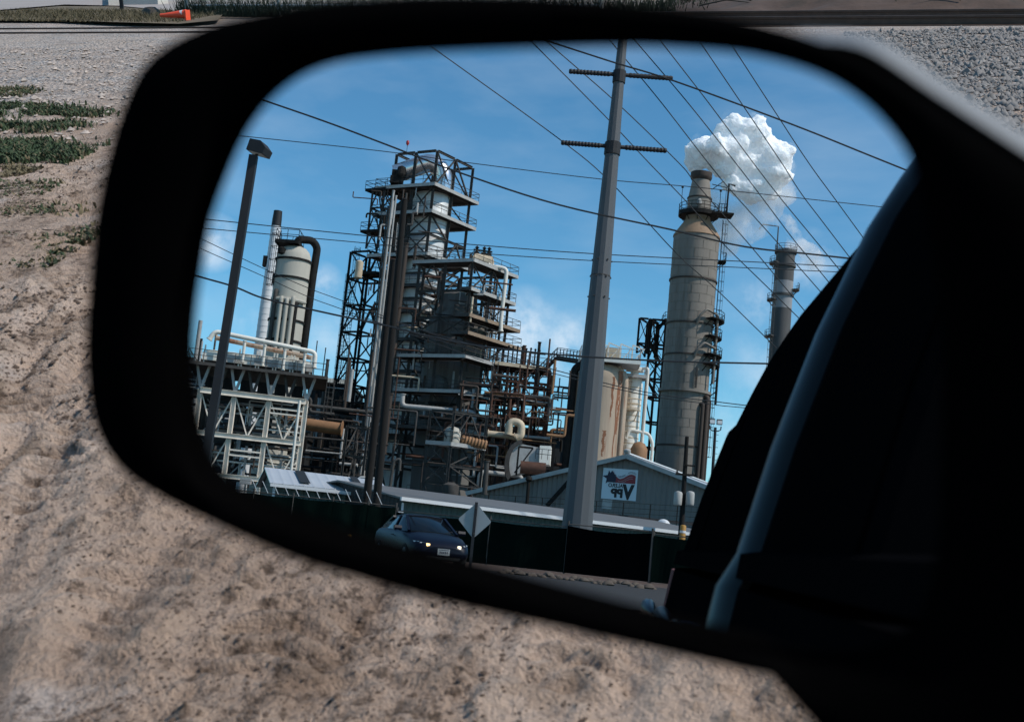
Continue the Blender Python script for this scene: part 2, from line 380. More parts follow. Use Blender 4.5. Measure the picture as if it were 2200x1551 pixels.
def grid_mesh(name, xs, ys, material, zf):
    X, Y = np.meshgrid(xs, ys); Z = zf(X, Y); nx, ny = len(xs), len(ys)
    vs = np.stack((X, Y, Z), -1).reshape(-1, 3)
    i = np.arange((ny-1)*nx).reshape(ny-1, nx)[:, :-1].ravel()
    fs = np.stack((i, i+1, i+nx+1, i+nx), -1)
    me = bpy.data.meshes.new(name); me.vertices.add(len(vs)); me.vertices.foreach_set('co', vs.ravel())
    me.loops.add(fs.size); me.loops.foreach_set('vertex_index', fs.ravel().astype(np.int32))
    me.polygons.add(len(fs)); me.polygons.foreach_set('loop_start', np.arange(0, fs.size, 4, dtype=np.int32))
    me.update(); me.validate(); me.polygons.foreach_set('use_smooth', [True]*len(fs)); me.materials.append(material)
    o = bpy.data.objects.new(name, me); COL.objects.link(o); return o
# dirt and gravel
def ground_material(name, near):
    M = bpy.data.materials.new(name); M.use_nodes = True; t = M.node_tree; b = t.nodes['Principled BSDF']; b.inputs['Roughness'].default_value = .95
    b.inputs['Specular IOR Level'].default_value = .2
    ge = N(t, 'ShaderNodeNewGeometry'); pos = ge.outputs['Position']; sx = N(t, 'ShaderNodeSeparateXYZ'); lk(t, pos, sx.inputs[0])
    def noi(s, d=6, r=.6):
        n = N(t, 'ShaderNodeTexNoise'); n.inputs['Scale'].default_value = s; n.inputs['Detail'].default_value = d; n.inputs['Roughness'].default_value = r; lk(t, pos, n.inputs['Vector']); return n.outputs['Fac']
    def mixc(f, a, c):
        n = N(t, 'ShaderNodeMix', data_type='RGBA'); 
        if hasattr(f, 'links'): lk(t, f, n.inputs['Factor'])
        else: n.inputs['Factor'].default_value = f
        for k, x in (('A', a), ('B', c)):
            if hasattr(x, 'links'): lk(t, x, n.inputs[k])
            else: n.inputs[k].default_value = (*x, 1)
        return n.outputs['Result']
    ramp = lambda f, a, k: math_(t, 'MULTIPLY_ADD', f, k, -a*k, clamp=True)
    big = noi(.9, 5); mid = noi(4.5, 8, .7); fine = noi(55, 5, .62)
    dirt = mixc(ramp(big, .38, 4), (.42, .303, .228), (.605, .468, .378))
    dirt = mixc(ramp(mid, .52, 6), dirt, (.27, .195, .142))
    cu_ = N(t, 'ShaderNodeCombineXYZ'); c75, s75 = math.cos(R(72)), math.sin(R(72))       # wheel ruts run away up the lot
    lk(t, math_(t, 'MULTIPLY', math_(t, 'ADD', math_(t, 'MULTIPLY', sx.outputs[0], c75), math_(t, 'MULTIPLY', sx.outputs[1], s75)), .55), cu_.inputs[0])
    lk(t, math_(t, 'MULTIPLY', math_(t, 'SUBTRACT', math_(t, 'MULTIPLY', sx.outputs[1], c75), math_(t, 'MULTIPLY', sx.outputs[0], s75)), 2.3), cu_.inputs[1])
    sn = N(t, 'ShaderNodeTexNoise'); sn.inputs['Scale'].default_value = 1.5; sn.inputs['Detail'].default_value = 7; sn.inputs['Roughness'].default_value = .65; lk(t, cu_.outputs[0], sn.inputs['Vector'])
    dirt = mixc(math_(t, 'MULTIPLY', ramp(sn.outputs['Fac'], .50, 7), .62), dirt, (.185, .125, .088))                # darker damp streaks along the wheel ruts
    dirt = mixc(math_(t, 'MULTIPLY', ramp(noi(2.1, 6, .65), .57, 9), .75), dirt, (.56, .48, .43))          # pale dried patches
    dirt = mixc(math_(t, 'MULTIPLY', ramp(fine, .56, 12), math_(t, 'MULTIPLY_ADD', math_(t, 'MULTIPLY', ramp(noi(1.6, 5, .65), .44, 7), ramp(noi(5.2, 4, .6), .42, 6)), .85, .04)), dirt, (.055, .036, .026))   # dark crumbs of earth
    dirt = mixc(math_(t, 'MULTIPLY', ramp(noi(26, 6, .68), .50, 9), math_(t, 'MULTIPLY_ADD', ramp(sn.outputs['Fac'], .45, 7), .80, .12)), dirt, (.080, .053, .037))
    vo = N(t, 'ShaderNodeTexVoronoi'); vo.inputs['Scale'].default_value = 21; lk(t, pos, vo.inputs['Vector'])
    hs = N(t, 'ShaderNodeSeparateColor'); lk(t, vo.outputs['Color'], hs.inputs[0])
    grav = mixc(hs.outputs[0], (.24, .21, .19), (.62, .57, .53))
    grav = mixc(ramp(noi(.8, 5), .45, 4), grav, (.47, .41, .36))
    ym = math_(t, 'ADD', sx.outputs[1], math_(t, 'MULTIPLY_ADD', noi(.35, 5), 9.0, -4.5))
    ym = math_(t, 'ADD', ym, math_(t, 'MULTIPLY', math_(t, 'ABSOLUTE', sx.outputs[0]), .22))
    gm = math_(t, 'MULTIPLY', ramp(ym, 10.0, .32), math_(t, 'MULTIPLY_ADD', ramp(noi(1.3, 6), .44, 5), .45, .55))
    lk(t, mixc(gm, dirt, grav), b.inputs['Base Color'])
    h = math_(t, 'ADD', math_(t, 'MULTIPLY', fine, .5), math_(t, 'MULTIPLY', math_(t, 'MULTIPLY', math_(t, 'SUBTRACT', 1.0, vo.outputs['Distance']), gm), 1.3))
    h = math_(t, 'ADD', h, math_(t, 'MULTIPLY', noi(120, 4, .7), .25))
    bp = N(t, 'ShaderNodeBump'); bp.inputs['Strength'].default_value = 1.0; bp.inputs['Distance'].default_value = .06
    lk(t, h, bp.inputs['Height']); lk(t, bp.outputs[0], b.inputs['Normal'])
    MATS[name] = M; return M
GM = ground_material('dirt_lot', True)
# one great sheet to the horizon with the finely modelled lot laid 4 mm above its middle
xs = np.concatenate((np.linspace(-3.3, 2.4, 470),)); ys = np.geomspace(1.15, 6.2, 520)
o = grid_mesh('dirt_ground', np.linspace(-3.6, 2.6, 470), np.geomspace(1.1, 5.6, 520), GM, lambda x, y: height(x, y)*np.clip((5.6-y)/.4, 0.3, 1)+.03); tag(o, kind='structure')
o = grid_mesh('dirt_ground', np.linspace(-14, 14, 420), np.linspace(5.5, 20, 360), GM, lambda x, y: .6*height(x, y)*np.clip((y-5.5)/.5, .3, 1)+.018+.012*np.clip((20-y)/14, 0, 1)); tag(o, kind='structure')
M = MB(True); M.add([(-3000, -3000, -.03), (3000, -3000, -.03), (3000, 3000, -.03), (-3000, 3000, -.03)], [(0, 1, 2, 3)])
o = M.build('ground', 'gravel_stone'); o.data.materials[0] = GM; tag(o, kind='structure')
# loose clods of earth
def scatter(name, n, region, rad, material, kind='stuff', squash=.6, seed=3, keep=None):
    r = np.random.RandomState(seed); ico = np.array([(0, 0, 1), (.9, 0, .1), (.28, .85, .15), (-.72, .53, .05), (-.72, -.53, .12), (.28, -.85, .08), (0, 0, -1)])
    fc = np.array([(0, 1, 2), (0, 2, 3), (0, 3, 4), (0, 4, 5), (0, 5, 1), (6, 2, 1), (6, 3, 2), (6, 4, 3), (6, 5, 4), (6, 1, 5)])
    x, y = region(r, n*4)
    if keep is not None: k = keep(x, y, r); x, y = x[k], y[k]
    x, y = x[:n], y[:n]; n = len(x); R_ = rad*np.minimum(r.lognormal(0, .5, n), 3.0); a = r.rand(n)*6.28; ca, sa = np.cos(a), np.sin(a)
    z = height(x, y)*np.where(y < 5.5, 1, .6)+.03+R_*.1
    j = .7+.6*r.rand(n, 7); q = ico[None]*j[..., None]*R_[:, None, None]*np.array((1, .8, squash))
    vs = np.stack((x[:, None]+q[..., 0]*ca[:, None]-q[..., 1]*sa[:, None], y[:, None]+q[..., 0]*sa[:, None]+q[..., 1]*ca[:, None], z[:, None]+q[..., 2]), -1).reshape(-1, 3)
    fs = (fc[None]+7*np.arange(n)[:, None, None]).reshape(-1, 3)
    M = MB(True); M.v = vs.tolist(); M.f = [tuple(f) for f in fs.tolist()]; o = M.build(name, material, smooth=70); return tag(o, kind=kind)
def reg_near(r, n):
    y = 1.35*(3.6/1.35)**r.rand(n); return (r.rand(n)-.52)*1.25*y, y
def reg_mid(r, n):
    y = 3.0*(8.5/3.0)**r.rand(n); return -(.12+r.rand(n)*.40)*y, y
dens = lambda x, y, r: streak(x, y) > .46+.12*r.rand(len(x))
tag(scatter('earth_clods', 13000, reg_near, .0027, 'clod_earth', seed=3, keep=dens), 'small brown clods scattered over the dirt under the mirror', 'clods')
tag(scatter('earth_clods', 9000, reg_mid, .0050, 'clod_earth', seed=8, keep=dens), 'brown crumbs of earth on the dirt left of the mirror', 'clods')
def reg_gr(r, n):
    y = 6.5+r.rand(n)*12.5; return (.27+.2*r.rand(n))*y, y
tag(scatter('gravel_stones', 12000, reg_gr, .019, 'ballast_stone', seed=5, squash=.8), 'grey crushed stone ballast spread beside the rail, right', 'gravel')
def reg_gl(r, n):
    y = 8.5+r.rand(n)*10; return -(.24+.21*r.rand(n))*y, y
tag(scatter('gravel_stones', 1500, reg_gl, .016, 'gravel_stone', seed=6, squash=.6), 'loose gravel strewn over the lot at upper left', 'gravel')
# ---------------- grass patches
def grass(name, poly_px, n, hgt, mats_, label, seed):
    r = np.random.RandomState(seed); pts = [np.array(GP(*p)[:2]) for p in poly_px]
    lo = np.min(pts, 0); hi = np.max(pts, 0)
    vs = []; fs = []; mi = []
    X = lo[0]+r.rand(n*12)*(hi[0]-lo[0]); Y = lo[1]+r.rand(n*12)*(hi[1]-lo[1]); ok = fbm(X, Y, 2.2, 3, 21) > .40+.16*r.rand(len(X))
    X, Y = X[ok], Y[ok]; jx, jy = X+r.randn(len(X))*.12, Y+r.randn(len(X))*.12; c_ = np.zeros(len(X), bool)
    for i in range(len(pts)):
        a, b_ = pts[i], pts[(i+1) % len(pts)]
        if a[1] != b_[1]: c_ ^= ((a[1] > jy) != (b_[1] > jy)) & (jx < (b_[0]-a[0])*(jy-a[1])/(b_[1]-a[1])+a[0])
    for x, y in zip(X[c_][:n], Y[c_][:n]):
        h = hgt*(.4+r.rand()); a = r.rand()*6.28; w = .004+.006*r.rand(); le = h*(.25+.8*r.rand()); b_ = len(vs)
        z0 = .02; dx, dy = math.cos(a), math.sin(a); ca, sa = math.cos(a+1.57), math.sin(a+1.57)
        vs += [(x-ca*w, y-sa*w, z0), (x+ca*w, y+sa*w, z0), (x+dx*le*.4+ca*w*.8, y+dy*le*.4+sa*w*.8, z0+h*.65), (x+dx*le*.4-ca*w*.8, y+dy*le*.4-sa*w*.8, z0+h*.65), (x+dx*le, y+dy*le, z0+h*.85)]
        fs += [(b_, b_+1, b_+2, b_+3), (b_+3, b_+2, b_+4)]; q = 0 if r.rand() < mats_[2] else 1; mi += [q, q]
    M = MB(True); M.v = vs; M.f = fs; o = M.build(name, list(mats_[:2])); o.data.polygons.foreach_set('material_index', mi)
    return tag(o, label, 'grass', 'grass patches on the dirt lot', 'stuff')
gg = ('grass_green', 'grass_dry')
grass('grass_patch', [(-160, 225), (60, 232), (210, 252), (235, 268), (160, 280), (60, 292), (-160, 300)], 9000, .045, (*gg, .8), 'thick green grass patch across the dirt, longest of the left patches', 31)
grass('grass_patch', [(-160, 305), (20, 306), (110, 322), (230, 324), (170, 350), (90, 364), (30, 352), (-160, 365)], 7500, .045, (*gg, .85), 'deep green grass tuft just below the longest grass patch', 32)
grass('grass_patch', [(-120, 196), (50, 197), (80, 205), (50, 218), (-120, 220)], 2600, .035, (*gg, .5), 'small yellowish grass tuft nearest the gravel at upper left', 33)
grass('grass_patch', [(-100, 405), (40, 408), (110, 425), (60, 440), (-100, 450)], 2600, .032, (*gg, .55), 'thin grass strip between the green tuft and the sparse olive grass', 34)
grass('grass_patch', [(-100, 450), (60, 455), (130, 500), (170, 530), (150, 565), (60, 580), (-100, 600)], 3600, .026, (*gg, .4), 'sparse trampled olive grass nearest the bare dirt, lowest patch', 35)
grass('grass_patch', [(-60, 372), (40, 375), (60, 388), (0, 396), (-60, 396)], 900, .035, ('grass_dry', 'grass_dry', .5), 'brown dried grass between two green tufts at the left edge', 36)
# ---------------- railway, verge, road beyond
A = np.array(GP(0, 70)); B = np.array(GP(2200, 58)); rd = nrm(B-A); rn = np.array((-rd[1], rd[0], 0))
def railbar(p, q, z0, name, label):
    t = thing(name, (p+q)/2*np.array((1, 1, 0)), label, 'rail', 'rails of the railway track', real=True)
    pr = [(-.07, 0), (.07, 0), (.07, .015), (.012, .03), (.012, .12), (.036, .13), (.036, .165), (-.036, .165), (-.036, .13), (-.012, .12), (-.012, .03), (-.07, .015)]
    M = MB(True); M.loft([[p+rn*a+np.array((0, 0, z0+c)) for a, c in pr], [q+rn*a+np.array((0, 0, z0+c)) for a, c in pr]]); M.build('rail_section', 'rail_steel', t)
mid = A+rd*(np.linalg.norm(B-A)*.62)
ext = 60
railbar(A-rd*ext, mid, -.164, 'railway_rail', 'near rail sunk flush in the crossing at upper left')
railbar(A-rd*ext+rn*1.5, mid+rn*1.5, -.164, 'railway_rail', 'far rail sunk flush in the crossing at upper left')
railbar(mid, B+rd*ext, 0.02, 'railway_rail', 'dark rusty near rail standing above the grey ballast')
railbar(mid+rn*1.5, B+rd*ext+rn*1.5, 0.05, 'railway_rail', 'dark rusty far rail against the brown bank')
# rising bank behind the rail on the right
xs_ = np.linspace(0, 40, 260); ys_ = np.linspace(0, 9, 90)
c0 = mid + rn*2.3
def bank_vs():
    X, Y = np.meshgrid(xs_, ys_); Z = np.clip(Y/5, 0, 1)**.8*1.35*np.clip(X/6, 0, 1) + .35*(fbm(X, Y, .9, 5, 3)-.5)*np.clip(Y/.8, 0, 1)*np.clip(X/3, 0, 1) - .02
    return X, Y, Z
X, Y, Z = bank_vs(); vs = c0[None, None]*np.array((1, 1, 0)) + X[..., None]*rd*np.array((1, 1, 0)) + Y[..., None]*rn + Z[..., None]*np.array((0, 0, 1.0))
M = MB(True); nx = len(xs_); M.v = [tuple(p) for p in vs.reshape(-1, 3)]
M.f = [(j*nx+i, j*nx+i+1, (j+1)*nx+i+1, (j+1)*nx+i) for j in range(len(ys_)-1) for i in range(nx-1)]
tag(M.build('earth_bank', 'reddish_earth', smooth=60), kind='structure')
r = np.random.RandomState(5); vs = []; fs = []
AA = r.rand(9000)*40; DD = .8+r.rand(9000)**.7*7.0; kk = fbm(AA, DD, .5, 3, 40) >= .43+.12*r.rand(9000)
for a, d in zip(AA[kk], DD[kk]):
    p = c0*np.array((1, 1, 0))+rd*np.array((1, 1, 0))*a+rn*d; z = min(1, d/5)**.8*1.35*min(1, a/6)-.05
    h = .1+.28*r.rand(); an = r.rand()*6.28; b_ = len(vs); w = .012
    vs += [(p[0]-w, p[1], z), (p[0]+w, p[1], z), (p[0]+math.cos(an)*h*.6, p[1]+math.sin(an)*h*.6, z+h)]; fs.append((b_, b_+1, b_+2))
M = MB(True); M.v = vs; M.f = fs; tag(M.build('bank_weeds', 'weed_dark'), 'dark low weeds growing on the brown bank behind the rail', 'weeds', kind='stuff')
for k in range(14):
    a, d = 1+r.rand()*19, .6+r.rand()*4.2
    p = c0*np.array((1, 1, 0))+rd*np.array((1, 1, 0))*a+rn*d; z = min(1, d/5)**.8*1.35*min(1, a/6)+.06
    L = .5+r.rand()*1.2; q = rd*L*np.array((1, 1, 0))*(1 if k % 2 else -1)
    M = MB(True); M.tube([p+np.array((0, 0, z)), p+q*.5+np.array((0, .05, z+.10)), p+q+np.array((0, 0, z+.04))], [.022, .016, .007], 5)
    tag(M.build('fallen_branch', 'wood_twig', smooth=60), 'bare fallen branch lying on the brown bank behind the rail', 'branch', 'fallen branches on the bank')
# verge, pads, kerb, posts, chain-link fence at upper left
def flat(name, px, z, material, kind='structure'):
    M = MB(True); M.v = [tuple(GP(*p)[:2])+(z,) for p in px]; M.f = [tuple(range(len(px)))]; return tag(M.build(name, material), kind=kind)
mat('dry_verge', (.115, .085, .05), .95, 0, .35, 3, (.07, .075, .03), .3, bump=.6, bscale=14)
mat('pale_road', (.29, .255, .235), .9, 0, .08, .5, bump=.1)
M = MB(True); poly = [(-600, 38), (0, 30), (130, 18), (250, 19), (400, 33), (480, 36), (470, 50), (385, 58), (240, 54), (120, 48), (-600, 46)]
M.v = [tuple(GP(*p)[:2])+(.055,) for p in poly]; M.f = [tuple(range(len(poly)))]; tag(M.build('grass_verge', 'dry_verge'), kind='structure')
flat('road', [(-1200, 44), (0, 26), (140, 14), (255, 17), (410, 32), (560, 36), (560, -35), (-1200, -18)], .05, 'pale_road')
r = np.random.RandomState(15); vs = []; fs = []
p0, p1 = np.array(GP(-60, 40)[:2]), np.array(GP(430, 46)[:2])
for k in range(5200):
    u = r.rand(); p = p0+(p1-p0)*u; p = p + np.array((0, (r.rand()-.35)*5.2))
    h = .04+.1*r.rand(); an = r.rand()*6.28; b_ = len(vs); w = .01
    vs += [(p[0]-w, p[1], .04), (p[0]+w, p[1], .04), (p[0]+math.cos(an)*h, p[1]+math.sin(an)*h, .04+h)]; fs.append((b_, b_+1, b_+2))
M = MB(True); M.v = vs; M.f = fs; tag(M.build('verge_grass', 'grass_dry'), 'dry olive grass on the verge beside the pale road', 'grass', kind='stuff')
# concrete kerb island
k0 = [(232, 4), (262, 2), (330, 1), (362, 12), (340, 14), (262, 15), (234, 16)]
M = MB(True); pts = [np.array(tuple(GP(*p)[:2])+(.05,)) for p in k0]; M.prism(pts, (0, 0, .22)); tag(M.build('concrete_kerb', 'concrete'), 'pale concrete kerb island beside the dark post', 'kerb')
p = GP(263, 27); t = thing('dark_post', (p[0], p[1], .0), 'slim dark post standing on the dry verge', 'post', real=True)
M = MB(True); M.box((p[0], p[1], .75), (.09, .07, 1.6)); M.build('post_shaft', 'black_paint', t)
M = MB(True); M.box((p[0], p[1], 1.57), (.13, .10, .05)); M.build('post_cap', 'black_paint', t)
# lying traffic cone
p = np.array(GP(362, 52)); q = np.array(GP(418, 51.6)); d = nrm((q-p)*np.array((1, 1, 0)))
t = thing('traffic_cone', (*((p+q)/2)[:2], 0.05), 'orange traffic cone lying on its side near the rails', 'traffic cone', real=True)
ax = np.array((0, 0, 1.0))
M = MB(True); M.tube([p-d*.16+ax*.17, p-d*.07+ax*.17, p+d*.42+ax*.19], [.035, .042, .095], 20); M.build('cone_body', 'orange_plastic', t, 40)
M = MB(True); M.tube([p+d*.27+ax*.184, p+d*.36+ax*.188], [.0785, .0885], 20, cap=False); M.build('reflective_band', 'trim_white', t, 40)
M = MB(True); M.box(p+d*.44+ax*.17, (.03, .21, .20), (d, np.cross(ax, d), ax)); M.build('cone_base', 'orange_plastic', t)
# rock by the cone
p = GP(325, 37)
M = MB(True); M.lathe((p[0], p[1], .03), [(.02, .2), (.12, .19), (.2, .12), (.23, 0)][::-1], 9); tag(M.build('rock', 'rock', smooth=70), 'single pale rock on the dry verge beside the cone', 'rock')
# chain-link fence
p0 = np.array(GP(406, 36)); p0[2] = 0; fd = nrm((GP(1200, 40)-GP(406, 36))*np.array((1, 1, 0)))
t = thing('chain_link_fence', p0, 'grey chain-link fence along the verge above the mirror', 'fence', real=True)
for k in range(5):
    b_ = p0+fd*k*2.6; M = MB(True); M.tube([b_, b_+ax*1.9], .045 if k else .07, 10); M.build('fence_post', 'light_steel', t, 50)
for z in (.25, 1.75):
    M = MB(True); M.tube([p0+ax*z, p0+fd*10.4+ax*z], .025, 8); M.build('fence_rail', 'light_steel', t, 50)
M = MB(True)
for k in range(-14, 150):
    for s in (1, -1):
        a0 = k*.075; z0, z1 = .08, 1.75; u0, u1 = a0, a0+s*(z1-z0)
        if s < 0: u0 += 0
        lo_, hi_ = 0, 10.4
        def cl(u, z, uu, zz):
            return u, z
        # clip the wire to the fence length
        tt0, tt1 = 0.0, 1.0
        du = u1-u0
        for lim, sg in ((lo_, 1), (hi_, -1)):
            f0 = (u0-lim)*sg; f1 = (u1-lim)*sg
            if f0 < 0 and f1 < 0: tt0 = 2
            elif f0 < 0: tt0 = max(tt0, f0/(f0-f1))
            elif f1 < 0: tt1 = min(tt1, f0/(f0-f1))
        if tt0 >= tt1: continue
        M.tube([p0+fd*(u0+du*tt0)+ax*(z0+(z1-z0)*tt0), p0+fd*(u0+du*tt1)+ax*(z0+(z1-z0)*tt1)], .0035, 3, cap=False)
M.build('wire_mesh', 'light_steel', t)
vs = []; fs = []; r = np.random.RandomState(9)
for k in range(4200):
    u = r.rand()*12-.2; p = p0+fd*u+np.array((r.randn()*.15, r.rand()*.8-.25, 0)); h = .12+.45*r.rand(); an = r.rand()*6.28; b_ = len(vs); w = .015
    vs += [(p[0]-w, p[1], 0), (p[0]+w, p[1], 0), (p[0]+math.cos(an)*h*.4, p[1]+math.sin(an)*h*.4, h)]; fs.append((b_, b_+1, b_+2))
M = MB(True); M.v = vs; M.f = fs; tag(M.build('fence_weeds', 'weed_dark'), 'dark weeds growing along the foot of the chain-link fence', 'weeds', kind='stuff')

# ================================================================== THE CAR'S SIDE MIRROR
def on_plane(px, py, off=0.0):               # ray meets the plane parallel to the glass, 'off' metres nearer the eye
    c = ray(px, py); c = c*(-(DM-off)/np.dot(c, MN)); return CAM + MW @ c
def smooth_loop(pts, n=96):
    p = np.array(pts, float); k = len(p); out = []
    seg = np.linalg.norm(np.roll(p, -1, 0)-p, axis=1); cum = np.concatenate(([0], np.cumsum(seg)))
    for u in np.linspace(0, cum[-1], n, endpoint=False):
        i = min(np.searchsorted(cum, u, side='right')-1, k-1); tt = (u-cum[i])/seg[i]
        a, b_, c, d = p[(i-1) % k], p[i], p[(i+1) % k], p[(i+2) % k]
        out.append(.5*((2*b_)+(-a+c)*tt+(2*a-5*b_+4*c-d)*tt**2+(-a+3*b_-3*c+d)*tt**3))
    return np.array(out)
OPEN = [(398, 590), (386, 680), (382, 770), (390, 870), (410, 962), (448, 1042), (535, 1094), (700, 1150), (850, 1192), (1000, 1228), (1200, 1286), (1400, 1341), (1600, 1392), (1780, 1425), (1900, 1410), (1985, 1330), (2020, 1180), (2030, 900), (2020, 600), (1990, 430), (1955, 330), (1905, 258), (1850, 205), (1780, 160), (1690, 126), (1590, 104), (1480, 94), (1350, 89), (1150, 93), (950, 100), (800, 110), (690, 126), (610, 158), (545, 212), (494, 285), (450, 385), (418, 480)]
RIM = [(190, 620), (182, 740), (190, 860), (212, 940), (262, 1012), (340, 1066), (440, 1116), (549, 1166), (658, 1210), (800, 1252), (980, 1302), (1180, 1346), (1409, 1398), (1627, 1448), (1709, 1468), (1770, 1555), (1900, 1720), (2150, 1800), (2420, 1750), (2480, 1300), (2480, 700), (2420, 520), (2270, 400), (2120, 300), (2000, 222), (1890, 148), (1790, 98), (1660, 56), (1500, 24), (1300, 2), (1100, -10), (900, -10), (720, 4), (590, 22), (480, 44), (380, 84), (308, 140), (265, 225), (232, 330), (205, 460)]
SHELL = list(RIM)
push = {23: (2300, 335), 24: (2170, 232), 25: (2050, 160), 26: (1940, 100), 27: (1830, 60), 28: (1680, 36)}
for i, q in push.items(): SHELL[i-0 if RIM[i] else i] = q
no, nr_ = 128, 128
op = smooth_loop(OPEN, no); rm = smooth_loop(RIM, nr_)
# shell: rim pushed outwards along the upper right shoulder
def shell_from(rm):
    out = []
    for x, y in rm:
        w = min(1, max(0, (x-1640)/240)); w = w*w*(3-2*w)*(1 if y < 560 else max(0, 1-(y-560)/300)) if x > 1500 else 0
        out.append((x+40*w, y-58*w))
    return np.array(out)
sh = shell_from(rm)
ctr = rm.mean(0)
def start_align(a, ref):
    k = np.argmin(np.linalg.norm(a-ref, axis=1)); return np.roll(a, -k, 0)
ref = np.array((190, 620)); op = start_align(op, np.array((398, 600))); rm2 = start_align(rm, ref); sh = shell_from(rm2)
# match the two loops by angle about the mirror's centre
def by_angle(loop, n=160, c=np.array((1180, 740))):
    th = np.arctan2(loop[:, 1]-c[1], (loop[:, 0]-c[0])); o_ = np.argsort(th); th = th[o_]; l = loop[o_]
    t_ = np.linspace(-math.pi, math.pi, n, endpoint=False)
    x = np.interp(t_, th, l[:, 0], period=2*math.pi); y = np.interp(t_, th, l[:, 1], period=2*math.pi); return np.stack((x, y), -1)
fine = lambda L: smooth_loop(L, 900)
opa = by_angle(fine(OPEN)); rma = by_angle(fine(RIM)); sha = shell_from(rma)
mirror = thing('side_mirror', on_plane(1180, 740), 'black plastic car side mirror filling the view, reflecting a refinery', 'car mirror', real=True)
def L3(l, off, s=1.0, c=(1180, 740)): return [on_plane(c[0]+(x-c[0])*s, c[1]+(y-c[1])*s, off) for x, y in l]
M = MB(True); M.v = [tuple(p) for p in L3(opa, .0, 1.012)]; M.f = [tuple(range(len(opa)))]; M.build('mirror_glass', 'mirror_glass', mirror)
mixl = lambda a, b_, t_: a*(1-t_)+b_*t_
M = MB(True); M.loft([L3(opa, -.006, 1.02), L3(opa, .0015, 1.004), L3(opa, .006, 1.004), L3(mixl(opa, rma, .25), .011), L3(mixl(opa, rma, .7), .012), L3(rma, .006), L3(rma, .002, .997), L3(rma, -.012, .99)], False, False)
M.build('bezel', 'mirror_plastic', mirror, 60)
def back(l, off, s):
    return [p for p in L3(l, off, s)]
MWb = MW @ MN
def shell_loops():
    base = np.array(L3(sha, -.004)); c = base.mean(0); c = np.array(on_plane(1180, 740, -.008)); out = []
    for dep, s in ((.004, .95), (0, .985), (-.012, .998), (-.03, .985), (-.055, .90), (-.08, .72), (-.095, .45)):
        out.append([c + (p-c)*s + MWb*dep for p in base])
    return out
M = MB(True); M.loft(shell_loops(), False, True); M.build('housing', 'mirror_shell_lit', mirror, 60)

# ================================================================== THE OWN CAR (its flank shows at the right of the mirror)
VPX, VPY = 1300, 1180
wv = BV @ ray(VPX, VPY); wv[2] = 0; wv = nrm(wv); sv = np.array((wv[1], -wv[0], 0))      # along the car (rearwards), outward-in
if sv[0] < 0: sv = -sv
def cp(y, s, z): return np.array((0, 0, 0.0)) + wv*y + sv*s + np.array((0, 0, z))
own = thing('parked_car', cp(2.6, .9, 0), 'dark car whose shaded flank runs down the right of the mirror', 'car')
# stations: distance along, inset of the whole side, roof drop, list of (s, z)
def prof(y):
    k = max(0, (y-3.4)/1.25); dz = -.62*k**1.7; ins = .17*k**1.5
    low = [(.62+ins, .30), (.21+ins, .34), (.175+ins, .55), (.165+ins, .80), (.195+ins, .97)]
    return low, dz, ins
def station(y):
    low, dz, ins = prof(y)
    up = [(.222+ins, 1.02), (.262+ins, 1.18+dz*.2), (.318+ins, 1.36+dz*.45), (.385+ins, 1.53+dz*.7), (.428+ins, 1.61+dz*.85), (.462+ins, 1.668+dz), (.50+ins, 1.715+dz), (.62+ins, 1.77+dz), (1.0+ins, 1.80+dz)]
    return low, up
ysb = [1.02, 1.5, 2.0, 2.6, 3.2, 3.6, 4.0, 4.35, 4.62]
M = MB()
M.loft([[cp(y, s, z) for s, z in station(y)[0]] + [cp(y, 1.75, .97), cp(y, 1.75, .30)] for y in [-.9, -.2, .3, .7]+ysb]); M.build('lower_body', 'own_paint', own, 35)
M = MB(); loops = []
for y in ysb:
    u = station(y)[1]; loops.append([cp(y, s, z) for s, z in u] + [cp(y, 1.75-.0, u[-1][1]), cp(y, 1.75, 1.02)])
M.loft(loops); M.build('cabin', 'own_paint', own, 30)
# roof rail strip and window seal: polished, catch the sky
def strip(s0, z0, s1, z1, y0, y1, off, name, material):
    M = MB(); l = []
    for y in np.linspace(y0, y1, 14):
        _, dz, ins = prof(y); w0 = (z0-1.02)/.65; w1 = (z1-1.02)/.65
        l.append([cp(y, s0+ins-off, z0+dz*w0), cp(y, s1+ins-off, z1+dz*w1), cp(y, s1+ins+.01, z1+dz*w1+.006), cp(y, s0+ins+.012, z0+dz*w0)])
    M.loft(l); return M.build(name, material, own, 30)
def window(y0, y1, k0, k1):                      # pane following the curved side
    M = MB(); l = []
    for y in np.linspace(y0, y1, 10):
        u = station(y)[1][k0:k1]; l.append([cp(y, s-.005, z) for s, z in u] + [cp(y, s+.01, z) for s, z in u[::-1]])
    M.loft(l); return M.build('side_window', 'own_glass', own, 40)
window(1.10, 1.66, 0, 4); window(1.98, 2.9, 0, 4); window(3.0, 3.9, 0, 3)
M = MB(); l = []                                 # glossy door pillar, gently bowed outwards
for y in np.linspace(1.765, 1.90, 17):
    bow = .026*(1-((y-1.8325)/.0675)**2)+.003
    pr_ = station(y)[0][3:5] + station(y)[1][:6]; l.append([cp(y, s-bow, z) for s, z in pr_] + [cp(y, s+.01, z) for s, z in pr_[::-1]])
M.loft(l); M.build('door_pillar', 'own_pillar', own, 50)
strip(.205, .985, .212, 1.02, .0, 4.4, .016, 'belt_moulding', 'own_trim')
M = MB(); M.tube([cp(2.05, .175, .88), cp(2.08, .135, .885), cp(2.22, .135, .885), cp(2.25, .175, .88)], .014, 8); M.build('door_handle', 'own_chrome', own, 60)
